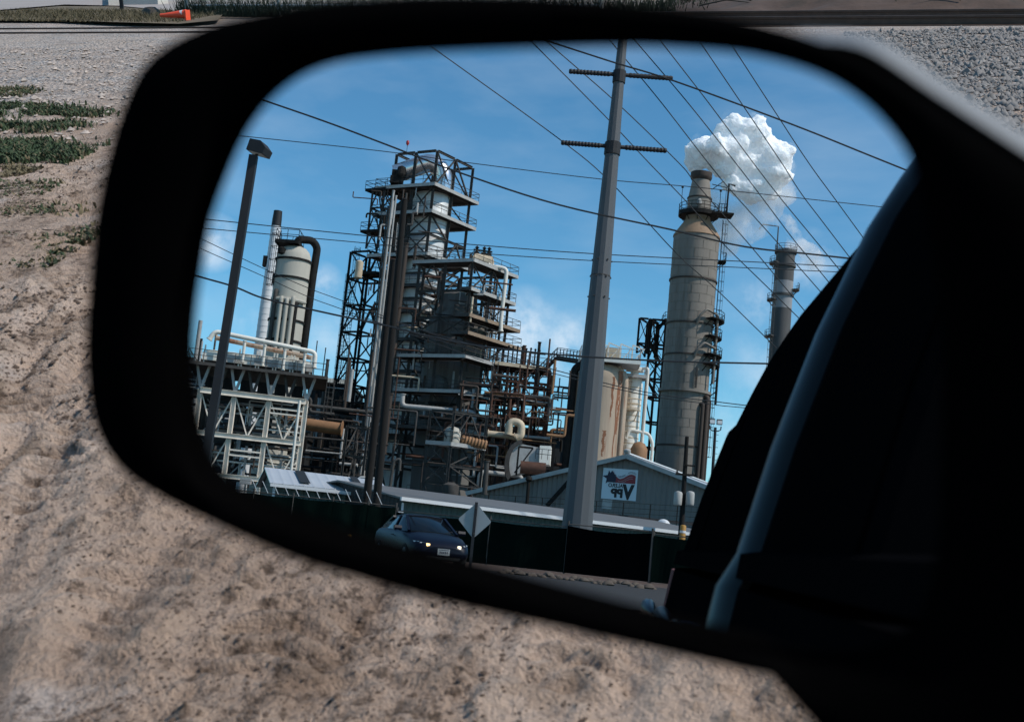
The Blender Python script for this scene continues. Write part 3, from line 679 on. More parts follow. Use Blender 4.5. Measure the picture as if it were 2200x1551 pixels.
for y in (3.75,):
    M = MB(); t_ = [cp(y+.36*math.cos(a), .20, .35+.36*math.sin(a)) for a in np.linspace(0, 2*math.pi, 25)[:-1]]; M.prism(t_, sv*.22); M.build('wheel', 'rubber', own, 40)
    M = MB(); l0 = [cp(y+.43*math.cos(a), .15, .36+.43*math.sin(a)) for a in np.linspace(-.1, math.pi+.1, 20)]; M.tube(l0, .035, 8); M.build('wheel_arch', 'own_gloss', own, 60)
for y, z, L in ((1.35, .80, .5), (2.75, .84, .7), (3.95, .82, .35)):          # glossy lumps added on the flank to give bluish sky glints
    M = MB(); M.tube([cp(y+L*k, .168-.010*math.sin(math.pi*k), z+.02*k) for k in np.linspace(0, 1, 9)], [.004+.022*math.sin(math.pi*k) for k in np.linspace(0, 1, 9)], 10); M.build('glint_lump', 'own_gloss', own, 60)
M = MB(); M.tube([cp(4.60, .30, .95), cp(4.62, .28, .80), cp(4.62, .28, .70)], .05, 8); M.build('tail_lamp', 'pink_jacket', own, 60)
# ================================================================== THE SITE BEHIND THE CAR (seen in the mirror)
UP = np.array((0, 0, 1.0))
def ground_at(px, D): p = P(px, 1000, D); return np.array((p[0], p[1], 0.0))
def col_x(px, py, D): q = P(px, py, D); return np.array((q[0], q[1], 0.0))
def flatv(name, pts, z, material, kind='structure'):
    M = MB(); M.v = [(p[0], p[1], z) for p in pts]; M.f = [tuple(range(len(pts)))]; o = M.build(name, material); return tag(o, kind=kind)
# ---------------- asphalt road past the fence, and earth strip below the fence
fxL, fxR = -30, 24
def fy(x): return 41.0 + .0*x
flatv('asphalt_road', [(-40, 22.5), (30, 20.0), (30, 35.0), (-40, 37.5)], .02, 'asphalt')
flatv('earth_strip', [(-40, 37.7), (30, 35.2), (30, 46), (-40, 46)], .018, 'reddish_earth')
flatv('bounce_cut_sheet', [(-160, 52), (170, 52), (170, 270), (-160, 270)], .012, 'asphalt')  # unseen dark ground sheet, added to cut bounce light under the plant
# ---------------- rocks along the foot of the fence
rr = np.random.RandomState(2)
for k in range(34):
    px = 1075 + 335*(k+.5*rr.rand())/34; py = 1233 + (px-1075)*.098 + rr.randn()*2.2
    v = BV @ ray(px, py); q = V0 + v*(-HV/v[2])
    s = .08+.09*rr.rand(); M = MB(); n = 7
    M.lathe((q[0], q[1], .0), [(s*(.8+.3*rr.rand()), 0), (s*1.05, s*.35), (s*.75, s*.75), (s*.2, s*.95)], n)
    M.v = [(a+rr.randn()*s*.1, b_+rr.randn()*s*.1, c) for a, b_, c in M.v]
    tag(M.build('rock', 'rock', smooth=50), 'pale brown rock lying along the foot of the black screened fence', 'rock', 'rocks along the fence foot')
# ---------------- screened chain-link fence
def screen_fence(label, segs, topz, fabric, name='screen_fence', sag=.04, wires=True):
    t = thing(name, (*segs[0], 0), label, 'fence')
    for i in range(len(segs)-1):
        a, b_ = np.array((*segs[i], 0.0)), np.array((*segs[i+1], 0.0)); d = b_-a; n_ = 14; M = MB(); vs = []
        nn_ = nrm((-d[1], d[0], 0))
        for j in range(n_+1):
            u = j/n_; p = a+d*u - nn_*.05 + nn_*.03*math.sin(u*9+i)
            vs += [p+UP*(topz-.05-sag*math.sin(math.pi*u)), p+UP*(topz*.5)+nn_*.02*math.sin(u*14), p+UP*.05]
        M.v = [tuple(x) for x in vs]; M.f = [(3*j+k, 3*j+3+k, 3*j+4+k, 3*j+1+k) for j in range(n_) for k in (0, 1)]
        M.build('screen_fabric', fabric, t)
        M = MB(); M.tube([a, a+UP*(topz+.12)], .035, 8); M.build('fence_post', 'mid_steel', t, 60)
    a = np.array((*segs[-1], 0.0)); M = MB(); M.tube([a, a+UP*(topz+.12)], .04, 8); M.build('fence_post', 'mid_steel', t, 60)
    M = MB(); M.tube([np.array((*s, topz)) for s in segs], .022, 6); M.build('top_rail', 'mid_steel', t, 60)
    return t
DF = 42.0
xa = [PX(p, 1100, DF) for p in (1055, 1222, 1392)]
f1 = screen_fence('black fabric screen fence right of the thick grey pole', [(xa[1], 41.5), (xa[2], 40.3)], PZ(1300, 1133, 41), 'screen_black', sag=.10)
f2 = screen_fence('dark green screen fence behind the diamond sign', [(PX(845, 1100, DF), 43.6), (xa[0], 42.6), (xa[1], 41.6)], PZ(1120, 1122, 42), 'screen_fabric')
xl = [PX(p, 1080, DF) for p in (430, 520, 610, 700, 780, 843)]
f3 = screen_fence('dark green screen fence topped with slanted barbed-wire arms', [(x, 43.8) for x in xl], PZ(700, 1072, 43.8), 'screen_fabric')
zt = PZ(700, 1072, 43.8)
for k in range(13):
    px = 545 + 22.5*k; x = PX(px, 1060, 43.8)
    M = MB(); M.bar((x+.14, 43.8, zt), (x-.10, 43.75, zt+.42), .035, .02); M.build('barb_arm', 'trim_white', f3)
for j in range(3):
    u = .25+.32*j; M = MB(); M.tube([(xl[0]+.14-.24*u, 43.8-.05*u, zt+.42*u), (xl[-1]+.14-.24*u, 43.8-.05*u, zt+.42*u)], .006, 4); M.build('barbed_wire', 'dark_steel', f3)
f4 = screen_fence('open wire fence running behind the car edge beside the black screen', [(xa[2]+.05, 40.3), (xa[2]+1.9, 40.0), (xa[2]+3.8, 39.8)], PZ(1440, 1150, 40), 'screen_fabric', name='wire_fence')
# yellow bollard behind the fence
b0 = ground_at(1478, 52)
t = thing('bollard', b0, 'short yellow bollard in front of the green shed', 'bollard')
zt_ = PZ(1478, 1128, 52)
M = MB(); M.lathe(b0, [(.13, 0), (.13, zt_-.06), (.10, zt_-.015), (.04, zt_)], 16); M.build('bollard_post', 'yellow_paint', t, 50)
M = MB(); M.ring(b0, .131, zt_-.35, .006, .10, 16); M.build('reflective_band', 'trim_white', t, 50)
b0 = ground_at(768, 40)
t = thing('yellow_barrier', b0, 'dull yellow barrier rail in the dark left of the blue car', 'barrier')
M = MB(); M.tube([b0, b0+UP*.62], .07, 10); M.build('barrier_post', 'yellow_paint', t, 50)
M = MB(); M.tube([b0+UP*.50, b0+UP*.50+np.array((-1.9, 0, 0))], .05, 8); M.build('barrier_rail', 'yellow_paint', t, 50)
# ---------------- diamond warning sign, seen from behind
D = 31.5; c = P(1020, 1118, D); b0 = np.array((c[0]-.0, c[1], 0)); ux = nrm((1, -.10, 0)); h = .62*1.0
t = thing('diamond_sign', b0, 'grey back of a diamond road sign beside the blue car', 'road sign')
hw = 36*D/F
M = MB(); q = [c+UP*hw*1.06, c+ux*hw, c-UP*hw*1.06, c-ux*hw]
rq = []
for i in range(4):
    a, b_, c2 = q[i-1], q[i], q[(i+1) % 4]; rq += [b_+(a-b_)*.07, b_, b_+(c2-b_)*.07]
for i in (1, 4, 7, 10): rq[i] = rq[i]*.5+(rq[i-1]+rq[i+1])*.25
M.prism(rq, np.cross(ux, UP)*-.01); M.build('sign_plate', 'sign_back', t)
M = MB(); M.box((b0[0], b0[1]-.04, (c[2]+hw*1.08)/2), (.075, .05, c[2]+hw*1.08)); M.build('sign_post', 'black_paint', t)
for dz in (.3, -.35): M = MB(); M.lathe((b0[0], b0[1]-.075, c[2]+dz), [(.0, 0), (.018, .004), (.018, .02), (0, .024)], 8); M.build('bolt', 'mid_steel', t)
# ---------------- thick steel transmission pole with two crossarms
D = 46.0
def pole_xz(px, py): q = P(px, py, D); return np.array((q[0], q[1], q[2]))
pb = P(1241, 1120, D); pt = P(1337, 95, D); b0 = np.array((pb[0], D, 0))
t = thing('transmission_pole', b0, 'thick tapered grey steel pole with two black crossarms', 'power pole')
axp = (pt-pb)/(pt[2]-pb[2])
def onp(z): return np.array((pb[0]+axp[0]*(z-pb[2]), D, z))
rz = lambda z: (33*(1-(z-pb[2])/(pt[2]-pb[2])) + 10.5*((z-pb[2])/(pt[2]-pb[2])))*D/F
ztop = pt[2]+4.0
M = MB(); zs = [0, pb[2]*.5, PZ(1275, 700, D), PZ(1300, 500, D), pt[2], ztop]; vs = []
M.loft([[onp(z)+np.array((math.cos(a)*rz(z), math.sin(a)*rz(z), 0)) for a in np.linspace(.13, .13+2*math.pi, 13)[:-1]] for z in zs]); M.build('pole_shaft', 'galv', t)
for pyc, name in ((560, ''), (596, ''), (640, '')):
    z = PZ(1290, pyc, D)
    for a in np.linspace(0, 2*math.pi, 7)[:-1]: M = MB(); M.box(onp(z)+np.array((math.cos(a)*(rz(z)+.01), math.sin(a)*(rz(z)+.01), 0)), (.05, .05, .05)); M.build('step_bolt', 'mid_steel', t)
z = PZ(1280, 592, D); M = MB(); M.lathe(onp(z), [(rz(z)+.002, -.02), (rz(z)+.012, -.02), (rz(z)+.012, .02), (rz(z)+.002, .02)], 12, cap=False); M.build('joint_seam', 'mid_steel', t)
for (xl_, yl, xr, yr) in ((1222, 160, 1447, 163), (1205, 312, 1434, 319)):
    a, b_ = P(xl_, yl, D), P(xr, yr, D); zc = (a[2]+b_[2])/2; cpt = onp(zc)
    a[1] -= .3; b_[1] += .3
    for e in (a, b_):
        dd = e-cpt; u = nrm(dd); M = MB(); L = np.linalg.norm(dd); M.tube([cpt+u*rz(zc)*.9, cpt+u*rz(zc)*1.35, cpt+u*(L*.45), e], [.10, .085, .07, .055], 8); 
        arm = M.build('crossarm', 'black_paint', t, 50)
        M = MB(); nb = 12; r_ = []; pts = []
        for j in range(nb*2+1):
            s_ = rz(zc)*1.8+(L-rz(zc)*1.8)*j/(nb*2); pts.append(cpt+u*s_); r_.append(.105 if j % 2 else .085)
        M.tube(pts, r_, 10); M.build('insulator', 'black_paint', arm, 30)
    M = MB(); M.lathe(cpt-UP*.35, [(rz(zc)+.01, 0), (rz(zc)+.045, 0), (rz(zc)+.045, .5), (rz(zc)+.01, .5)], 12, cap=False); M.build('arm_collar', 'black_paint', t)
# ---------------- area light pole, left
D = 29.0; pb = P(446, 960, D); pt = P(545, 335, D); b0 = np.array((pb[0]-(pt[0]-pb[0])/(pt[2]-pb[2])*pb[2], D, 0))
t = thing('light_pole', b0, 'black square light pole at left with one box floodlight head', 'light pole')
M = MB(); M.ibeam(b0, b0+UP*.02, .4, .4); 
M = MB(); M.bar(b0, np.array((pt[0], D, pt[2])), .195, .195); M.build('pole_shaft', 'black_paint', t)
M = MB(); M.box(b0+UP*.02, (.45, .45, .04)); M.build('base_plate', 'black_paint', t)
hc = P(559, 320, D); a1 = nrm((.86, -.2, -.20)); a2 = nrm(np.cross(UP, a1)); a3 = np.cross(a1, a2)
M = MB(); M.bar((pt[0], D, pt[2]-.15), hc, .06); M.build('lamp_arm', 'black_paint', t)
hd = MB(); k0 = [hc+a1*x+a3*z for x, z in ((-.24, -.15), (.22, -.15), (.24, .02), (.05, .16), (-.24, .14))]; hd.prism([p-a2*.22 for p in k0], a2*.44); hd_o = hd.build('lamp_head', 'black_paint', t)
M = MB(); M.box(hc-a3*.156, (.36, .34, .008), (a1, a2, a3)); M.build('lens', 'lamp_clear', hd_o)
# ---------------- wooden poles in front of the tower
for (b_px, b_py, t_px, t_py, D, lab) in ((787, 1078, 846, 560, 47, 'left dark wooden pole of the pair before the tall steel tower'), (809, 1078, 869, 430, 46, 'right, taller dark wooden pole of the pair before the tower')):
    pb = P(b_px, b_py, D); pt = P(t_px, t_py, D); b0 = np.array((pb[0]-(pt[0]-pb[0])/(pt[2]-pb[2])*pb[2], D, 0)); pt[1] = D
    t = thing('wooden_pole', b0, lab, 'utility pole')
    M = MB(); M.tube([b0, b0*.5+pt*.5, pt], [.165, .145, .12], 12); M.build('pole_shaft', 'wood_pole', t, 50)
    M = MB(); M.lathe(pt, [(.125, -.02), (.13, 0), (.08, .06), (0, .08)], 12); M.build('pole_cap', 'dark_steel', t, 40)
# ---------------- utility pole with transformers before the gabled shed
D = 63.0; pb = P(1466, 1125, D); pt = P(1476, 938, D); b0 = np.array((pb[0], D, 0)); pt = np.array((PX(1476, 938, D), D, pt[2]))
t = thing('utility_pole', b0, 'thin dark utility pole with two grey transformers before the shed', 'utility pole')
M = MB(); M.tube([b0, pt], [.17, .10], 10); M.build('pole_shaft', 'wood_pole', t, 50)
zc = PZ(1472, 1020, D); cx = b0[0]+(pt[0]-b0[0])*zc/pt[2]
M = MB(); M.box((cx, D-.15, zc), (1.0, .1, .11)); ca = M.build('crossarm', 'wood_pole', t)
for k in (-.42, .42): M = MB(); M.lathe((cx+k, D-.15, zc+.05), [(.04, 0), (.06, .06), (.03, .14)], 8); M.build('insulator', 'mid_steel', ca, 40)
zc = PZ(1478, 1000, D); M = MB(); M.box((cx+.2, D-.1, zc), (.6, .08, .08)); M.build('crossarm', 'wood_pole', t)
for px in (1455, 1481):
    z = PZ(px, 1085, D); x = PX(px, 1075, D); M = MB(); M.lathe((x, D-.2, z), [(.20, 0), (.22, .04), (.22, .60), (.18, .68), (.05, .72)], 14); M.build('transformer', 'light_steel', t, 40)
# floodlight mast at right
D = 85.0; pb = P(1530, 1060, D); pt = P(1537, 918, D); b0 = np.array((pb[0], D, 0)); pt = np.array((PX(1537, 918, D), D, pt[2]))
t = thing('floodlight_mast', b0, 'thin mast with twin square floodlights right of the big stack', 'light mast')
M = MB(); M.tube([b0, pt], [.14, .10], 8); M.build('mast', 'black_paint', t, 50)
M = MB(); M.tube([pt+np.array((-.40, 0, .1)), pt+np.array((-.38, 0, -.15)), pt+np.array((-.2, 0, -.25)), pt+np.array((.2, 0, -.25)), pt+np.array((.38, 0, -.15)), pt+np.array((.40, 0, .1))], .045, 6); M.build('yoke', 'black_paint', t, 50)
for dx in (-.26, .26):
    M = MB(); M.box(pt+np.array((dx, 0, .40)), (.40, .25, .34), (nrm((1, -.1, 0)), nrm((.1, 1, -.2)), nrm((0, .2, 1)))); h_ = M.build('flood_head', 'mid_steel', t)
    M = MB(); M.box(pt+np.array((dx, -.135, .375)), (.32, .012, .26), (nrm((1, -.1, 0)), nrm((.1, 1, -.2)), nrm((0, .2, 1)))); M.build('lens', 'lamp_clear', h_)
for u in np.linspace(.2, .95, 18): M = MB(); M.bar(b0+(pt-b0)*u+np.array((.1, 0, 0)), b0+(pt-b0)*u+np.array((.26, 0, 0)), .03); M.build('climbing_peg', 'dark_steel', t)

# ---------------- sheds
ribbed('green_ribs', 'siding_green', .30, .8); ribbed('grey_ribs', 'siding_grey', .42, .9); ribbed('dark_ribs', 'siding_dark', .4, .6); ribbed('roof_ribs', 'roof_grey', .5, .35); ribbed('white_roof_ribs', 'roof_metal', .5, .35)
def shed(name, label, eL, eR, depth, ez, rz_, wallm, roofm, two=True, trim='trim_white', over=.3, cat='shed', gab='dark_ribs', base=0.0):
    """eave line from eL to eR (front, ground points), ridge 'depth' behind it"""
    eL, eR = np.array((*eL[:2], 0.0)), np.array((*eR[:2], 0.0)); d = nrm(eR-eL); bk = np.array((-d[1], d[0], 0))
    t = thing(name, (eL+eR)/2, label, cat); ezL, ezR = (ez if hasattr(ez, '__len__') else (ez, ez))
    full = depth*2 if two else depth
    M = MB(); M.prism([eL, eR, eR+UP*ezR, eL+UP*ezL], bk*.12); M.build('front_wall', wallm, t, uvdir=d)
    for e, z, s in ((eL, ezL, 1), (eR, ezR, -1)):
        g = [e, e+UP*z, e+bk*depth+UP*(z+rz_)] + ([e+bk*full+UP*z] if two else []) + [e+bk*full]
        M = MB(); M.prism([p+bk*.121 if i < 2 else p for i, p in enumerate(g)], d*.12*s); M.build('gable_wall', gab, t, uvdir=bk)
    o_ = bk*over; e1 = -o_-UP*over*rz_/depth
    M = MB(); a, b_ = eL-d*over+e1+UP*ezL, eR+d*over+e1+UP*ezR; r1, r0 = eR+d*over+bk*depth+UP*(ezR+rz_), eL-d*over+bk*depth+UP*(ezL+rz_)
    M.prism([a, b_, r1, r0], UP*.08); M.build('roof', roofm, t, uvdir=d)
    if two:
        M = MB(); M.prism([r0+bk*.003, r1+bk*.003, eR+d*over+bk*full-e1*0+o_+UP*(ezR-over*rz_/depth), eL-d*over+bk*full+o_+UP*(ezL-over*rz_/depth)], UP*.08); M.build('roof', roofm, t, uvdir=d)
    M = MB(); M.bar(a-bk*.075+UP*.01, b_-bk*.075+UP*.01, .14, .17); M.build('gutter', trim, t)
    return t, eL, eR, d, bk
# long green shed
DL, DR = 56.0, 67.0
eL = ground_at(866, DL); eL = col_x(866, 1066, DL); eR = col_x(1560, 1150, DR)
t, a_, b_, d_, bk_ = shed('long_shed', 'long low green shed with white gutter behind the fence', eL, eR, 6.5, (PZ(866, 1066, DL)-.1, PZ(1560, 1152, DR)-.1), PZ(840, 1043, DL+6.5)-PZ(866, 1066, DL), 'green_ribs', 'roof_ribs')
M = MB(); M.bar(a_-bk_*.06, a_-bk_*.06+UP*(PZ(866, 1068, DL)-.25), .10); M.build('downspout', 'trim_white', t)
# small left shed with bright roof and skylights
DL, DR = 60.0, 61.5
eL = col_x(592, 1045, DL); eR = col_x(830, 1080, DR); ez = PZ(594, 1040, DL); RS = PZ(582, 1008, DL+4.2)-ez
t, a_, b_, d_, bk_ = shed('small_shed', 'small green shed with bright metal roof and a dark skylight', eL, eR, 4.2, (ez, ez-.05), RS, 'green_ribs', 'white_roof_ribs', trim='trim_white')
for u0, w in ((.22, .09), (.74, .07)):
    L = np.linalg.norm(b_-a_); sl_ = (bk_*4.2+UP*RS); n_ = nrm(np.cross(d_, sl_))
    p0 = a_+d_*L*u0+UP*(ez+.14)+sl_*.10; p1 = p0+d_*L*w; M = MB(); M.prism([p0, p1, p1+sl_*.8, p0+sl_*.8], n_*.02); M.build('skylight', 'siding_dark', t)
M = MB(); M.bar(a_-d_*.05-bk_*.05, a_-d_*.05-bk_*.05+UP*ez, .12); M.build('corner_trim', 'trim_white', t)
for px_, lab in ((500, 'pale grey equipment cabinet left of the small shed'),):
    c = P(528, 1034, 62); M = MB(); M.box(c, (.55, .3, .30)); M.box(c-UP*.6, (.08, .08, 1.0)); tag(M.build('equipment_cabinet', 'light_steel'), lab, 'cabinet')
# big grey gabled shed with the sign
D0 = 98.0; al = R(22); g = np.array((math.cos(al), -math.sin(al), 0)); bkd = np.array((math.sin(al), math.cos(al), 0))
pk = P(1349, 981, D0); pk0 = np.array((pk[0], pk[1], 0)); half = 13.2; rise = half*math.tan(R(16.5)); ez = pk[2]-rise
t = thing('gabled_shed', pk0, 'big grey ribbed shed with a white emblem sign on its gable', 'shed')
L_, R_ = pk0-g*half, pk0+g*half
M = MB(); M.prism([L_, R_, R_+UP*ez, pk0+UP*(ez+rise), L_+UP*ez], bkd*.2); gw = M.build('gable_wall', 'grey_ribs', t, uvdir=g)
for e, s in ((R_, -1), (L_, 1)):
    M = MB(); M.prism([e+bkd*.201, e+bkd*34, e+bkd*34+UP*ez, e+bkd*.201+UP*ez], g*.2*s); M.build('side_wall', 'grey_ribs', t, uvdir=bkd)
for e, s in ((R_, 1), (L_, -1)):
    ov = g*s*.5-UP*.5*rise/half
    M = MB(); M.prism([e+UP*(ez+.02)+ov-bkd*.4, pk0+UP*(ez+rise+.02)-bkd*.4+g*s*.002, pk0+UP*(ez+rise+.02)+bkd*34.4+g*s*.002, e+UP*(ez+.02)+ov+bkd*34.4], UP*.16); M.build('roof', 'white_roof_ribs', t, uvdir=bkd)
    M = MB(); M.bar(e+UP*(ez-.02)+ov-bkd*.47, pk0+UP*(ez+rise-.02)-bkd*.47, .12, .34); M.build('rake_trim', 'light_steel', t)
M = MB(); M.lathe(pk0+UP*(ez+rise+.2)-bkd*.3, [(.16, 0), (.28, .12), (.28, .30), (.12, .42)], 12); M.build('ridge_vent', 'light_steel', t, 50)
M = MB(); M.bar(pk0+UP*(ez+rise+.24)-bkd*.4, pk0+UP*(ez+rise+.24)+bkd*34, .5, .10); M.build('ridge_cap', 'trim_white', t)
def on_gable(px, py, off=.0):
    v = BV @ ray(px, py); n_ = -bkd; p0 = pk0+n_*off; k = np.dot(n_, p0-V0)/np.dot(n_, v); return V0+v*k
M = MB(); w0 = [on_gable(1295, 1072, .04), on_gable(1316, 1074, .04), on_gable(1313, 1094, .04), on_gable(1292, 1092, .04)]; M.prism(w0, bkd*.06); M.build('window', 'light_steel', t)
M = MB(); w0 = [on_gable(1206, 1058, .04), on_gable(1222, 1060, .04), on_gable(1220, 1083, .04), on_gable(1204, 1081, .04)]; M.prism(w0, bkd*.06); M.build('window', 'siding_grey', t)
# sign board on the gable: read mirror-wise in the glass, straight on the real wall
o0 = on_gable(1371, 1010, .10); sw = 77*D0/F/math.cos(al)*.93; sh_ = 66*D0/F
sgn = thing('emblem_sign', o0-UP*sh_, 'white sign with navy star, red wave and black lettering on shed gable', 'sign')
o0 = o0+g*.0
def S(u, v_, off=0.0):                        # u to the reader's right on the real wall = image left in the mirror
    return o0 - g*(u*sw) - UP*(v_*sh_) - bkd*off
M = MB(); M.prism([S(0, 0), S(1, 0), S(1, 1), S(0, 1)], bkd*.05); M.build('sign_panel', 'sign_white', sgn)
def plate(pts, m_, off, name):
    M = MB(); M.prism([S(u, v_, off) for u, v_ in pts], bkd*.006); return M.build(name, m_, sgn)
# star (navy), wave (red), outlines
st = []; cxs, cys, ro, ri = .80, .30, .225, .095
for k in range(10):
    a = -math.pi/2 + R(8) + k*math.pi/5; r_ = ro if k % 2 == 0 else ri; st.append((cxs+r_*math.cos(a)*.95, cys+r_*math.sin(a)*1.05))
us = np.linspace(.05, .72, 26)
top = lambda u: .24 + .085*math.sin((u-.05)/.67*math.pi*2+math.pi*1.15) - .12*max(0, (u-.5)/.22)**1.6
bot = lambda u: .455 - .0*u
plate([(u, top(u)) for u in us] + [(u, bot(u)) for u in us[::-1]], 'sign_red', .014, 'red_wave')
plate([(u, top(u)-.028) for u in us] + [(u, top(u)-.004) for u in us[::-1]], 'trim_white', .012, 'white_edge')
for k, (oa, m_) in enumerate(((.075, 'sign_back'), (.135, 'sign_back'))):
    plate([(u, top(u)+oa) for u in us[3:-6]] + [(u, top(u)+oa+.010) for u in us[3:-6][::-1]], m_, .020, 'wave_line')
plate([(.60, top(.60)+.02), (.74, .07), (.86, .28), (.88, .455), (.62, .455)], 'sign_navy', .018, 'star_field')
plate(st, 'sign_navy', .026, 'navy_star')
plate([(u, top(u)-.040) for u in us] + [(u, top(u)-.036) for u in us[::-1]], 'sign_navy', .012, 'navy_line')
def text(body, u0, v0, hgt, material, off, bold=.0, sx=1.0, slope=0.0, name='lettering', follow=None):
    cu = bpy.data.curves.new('t', 'FONT'); cu.body = body; cu.size = 1.0; cu.offset = bold; cu.extrude = 0; cu.resolution_u = 3
    ob = bpy.data.objects.new('t', cu); COL.objects.link(ob); dg = bpy.context.evaluated_depsgraph_get()
    me = bpy.data.meshes.new_from_object(ob.evaluated_get(dg)); bpy.data.objects.remove(ob)
    x0 = min(v.co.x for v in me.vertices); wd = max(v.co.x for v in me.vertices)-x0
    M = MB()
    for v in me.vertices:
        u = u0+(v.co.x-x0)*hgt*sx*sh_/sw/.73; vv = v0-(v.co.y)*hgt/.73
        if follow: vv = follow(u)-(v.co.y)*hgt/.73
        M.v.append(tuple(S(u, vv+slope*(u-u0), off)))
    M.f = [tuple(p.vertices) for p in me.polygons]; bpy.data.meshes.remove(me)
    return M.build(name, material, sgn)
text('V', .055, .945, .46, 'sign_black', .014, .055, .86)
text('ALERO', .385, .605, .125, 'sign_black', .014, .035, .95)
text('PP', .385, .915, .27, 'sign_black', .014, .06, 1.05)
text('HOUSTON', .045, .2, .042, 'sign_navy', .014, .02, .95, follow=lambda u: top(u)-.052)
text('REFINERY', .355, .2, .042, 'sign_navy', .014, .02, .95, follow=lambda u: top(u)-.052)
# props leaning and thin posts on the shed's front
M = MB(); M.bar(on_gable(1175, 1086, .5), on_gable(1222, 1034, .5), .28, .28); tag(M.build('conveyor_chute', 'dark_steel'), 'dark slanted chute leaning against the grey gable wall', 'chute')
t = thing('vent_pipe', on_gable(1137, 1088, .6)*np.array((1, 1, 0)), 'dark hooded vent pipe before the left half of the gable wall', 'pipe')
a, b_ = on_gable(1133, 1088, .6), on_gable(1136, 1032, .6); M = MB(); M.tube([a*np.array((1, 1, 0)), b_], .14, 8); M.build('pipe', 'dark_steel', t, 50)
M = MB(); M.lathe(b_, [(.16, -.05), (.30, .05), (.24, .30), (.05, .4)], 10); M.build('hood', 'dark_steel', t, 50)
for (xa_, ya_, xb_, yb_, D, w) in ((1032, 1074, 1560, 1134, 84, .16),):
    M = MB(); p, q = P(xa_, ya_, D), P(xb_, yb_, D+6); M.bar(p, q, w, .2)
    for u in np.linspace(0.02, .98, 12):
        s_ = p+(q-p)*u; M.bar(s_*np.array((1, 1, 0)), s_, .08)
    tag(M.build('pipe_trestle', 'black_paint'), 'low black pipe trestle between the green and grey sheds', 'trestle')
# wire mesh fence before grey shed
D = 80.0; t = thing('security_fence', ground_at(1290, D), 'thin dark wire fence in front of the grey gabled shed', 'fence')
for k in range(9):
    px = 1050+k*58; p = P(px, 1040+(px-1050)*.06+22, D); M = MB(); M.bar(p*np.array((1, 1, 0)), p, .06); M.build('fence_post', 'dark_steel', t)
for k in range(7):
    p, q = P(1050, 1012+k*11+50, D), P(1530, 1045+k*11+46, D); M = MB(); M.tube([p, q], .012, 4); M.build('fence_wire', 'dark_steel', t)
# white dome behind the long shed
c = P(1425, 1128, 80); M = MB(); M.lathe(c, [(.46*math.cos(a), .40*math.sin(a)) for a in np.linspace(0, 1.5, 8)], 20); M.box(c-UP*c[2]*.5, (.3, .3, c[2]))
tag(M.build('white_dome', 'trim_white', smooth=50), 'small white dome rising behind the green shed roof', 'dome')

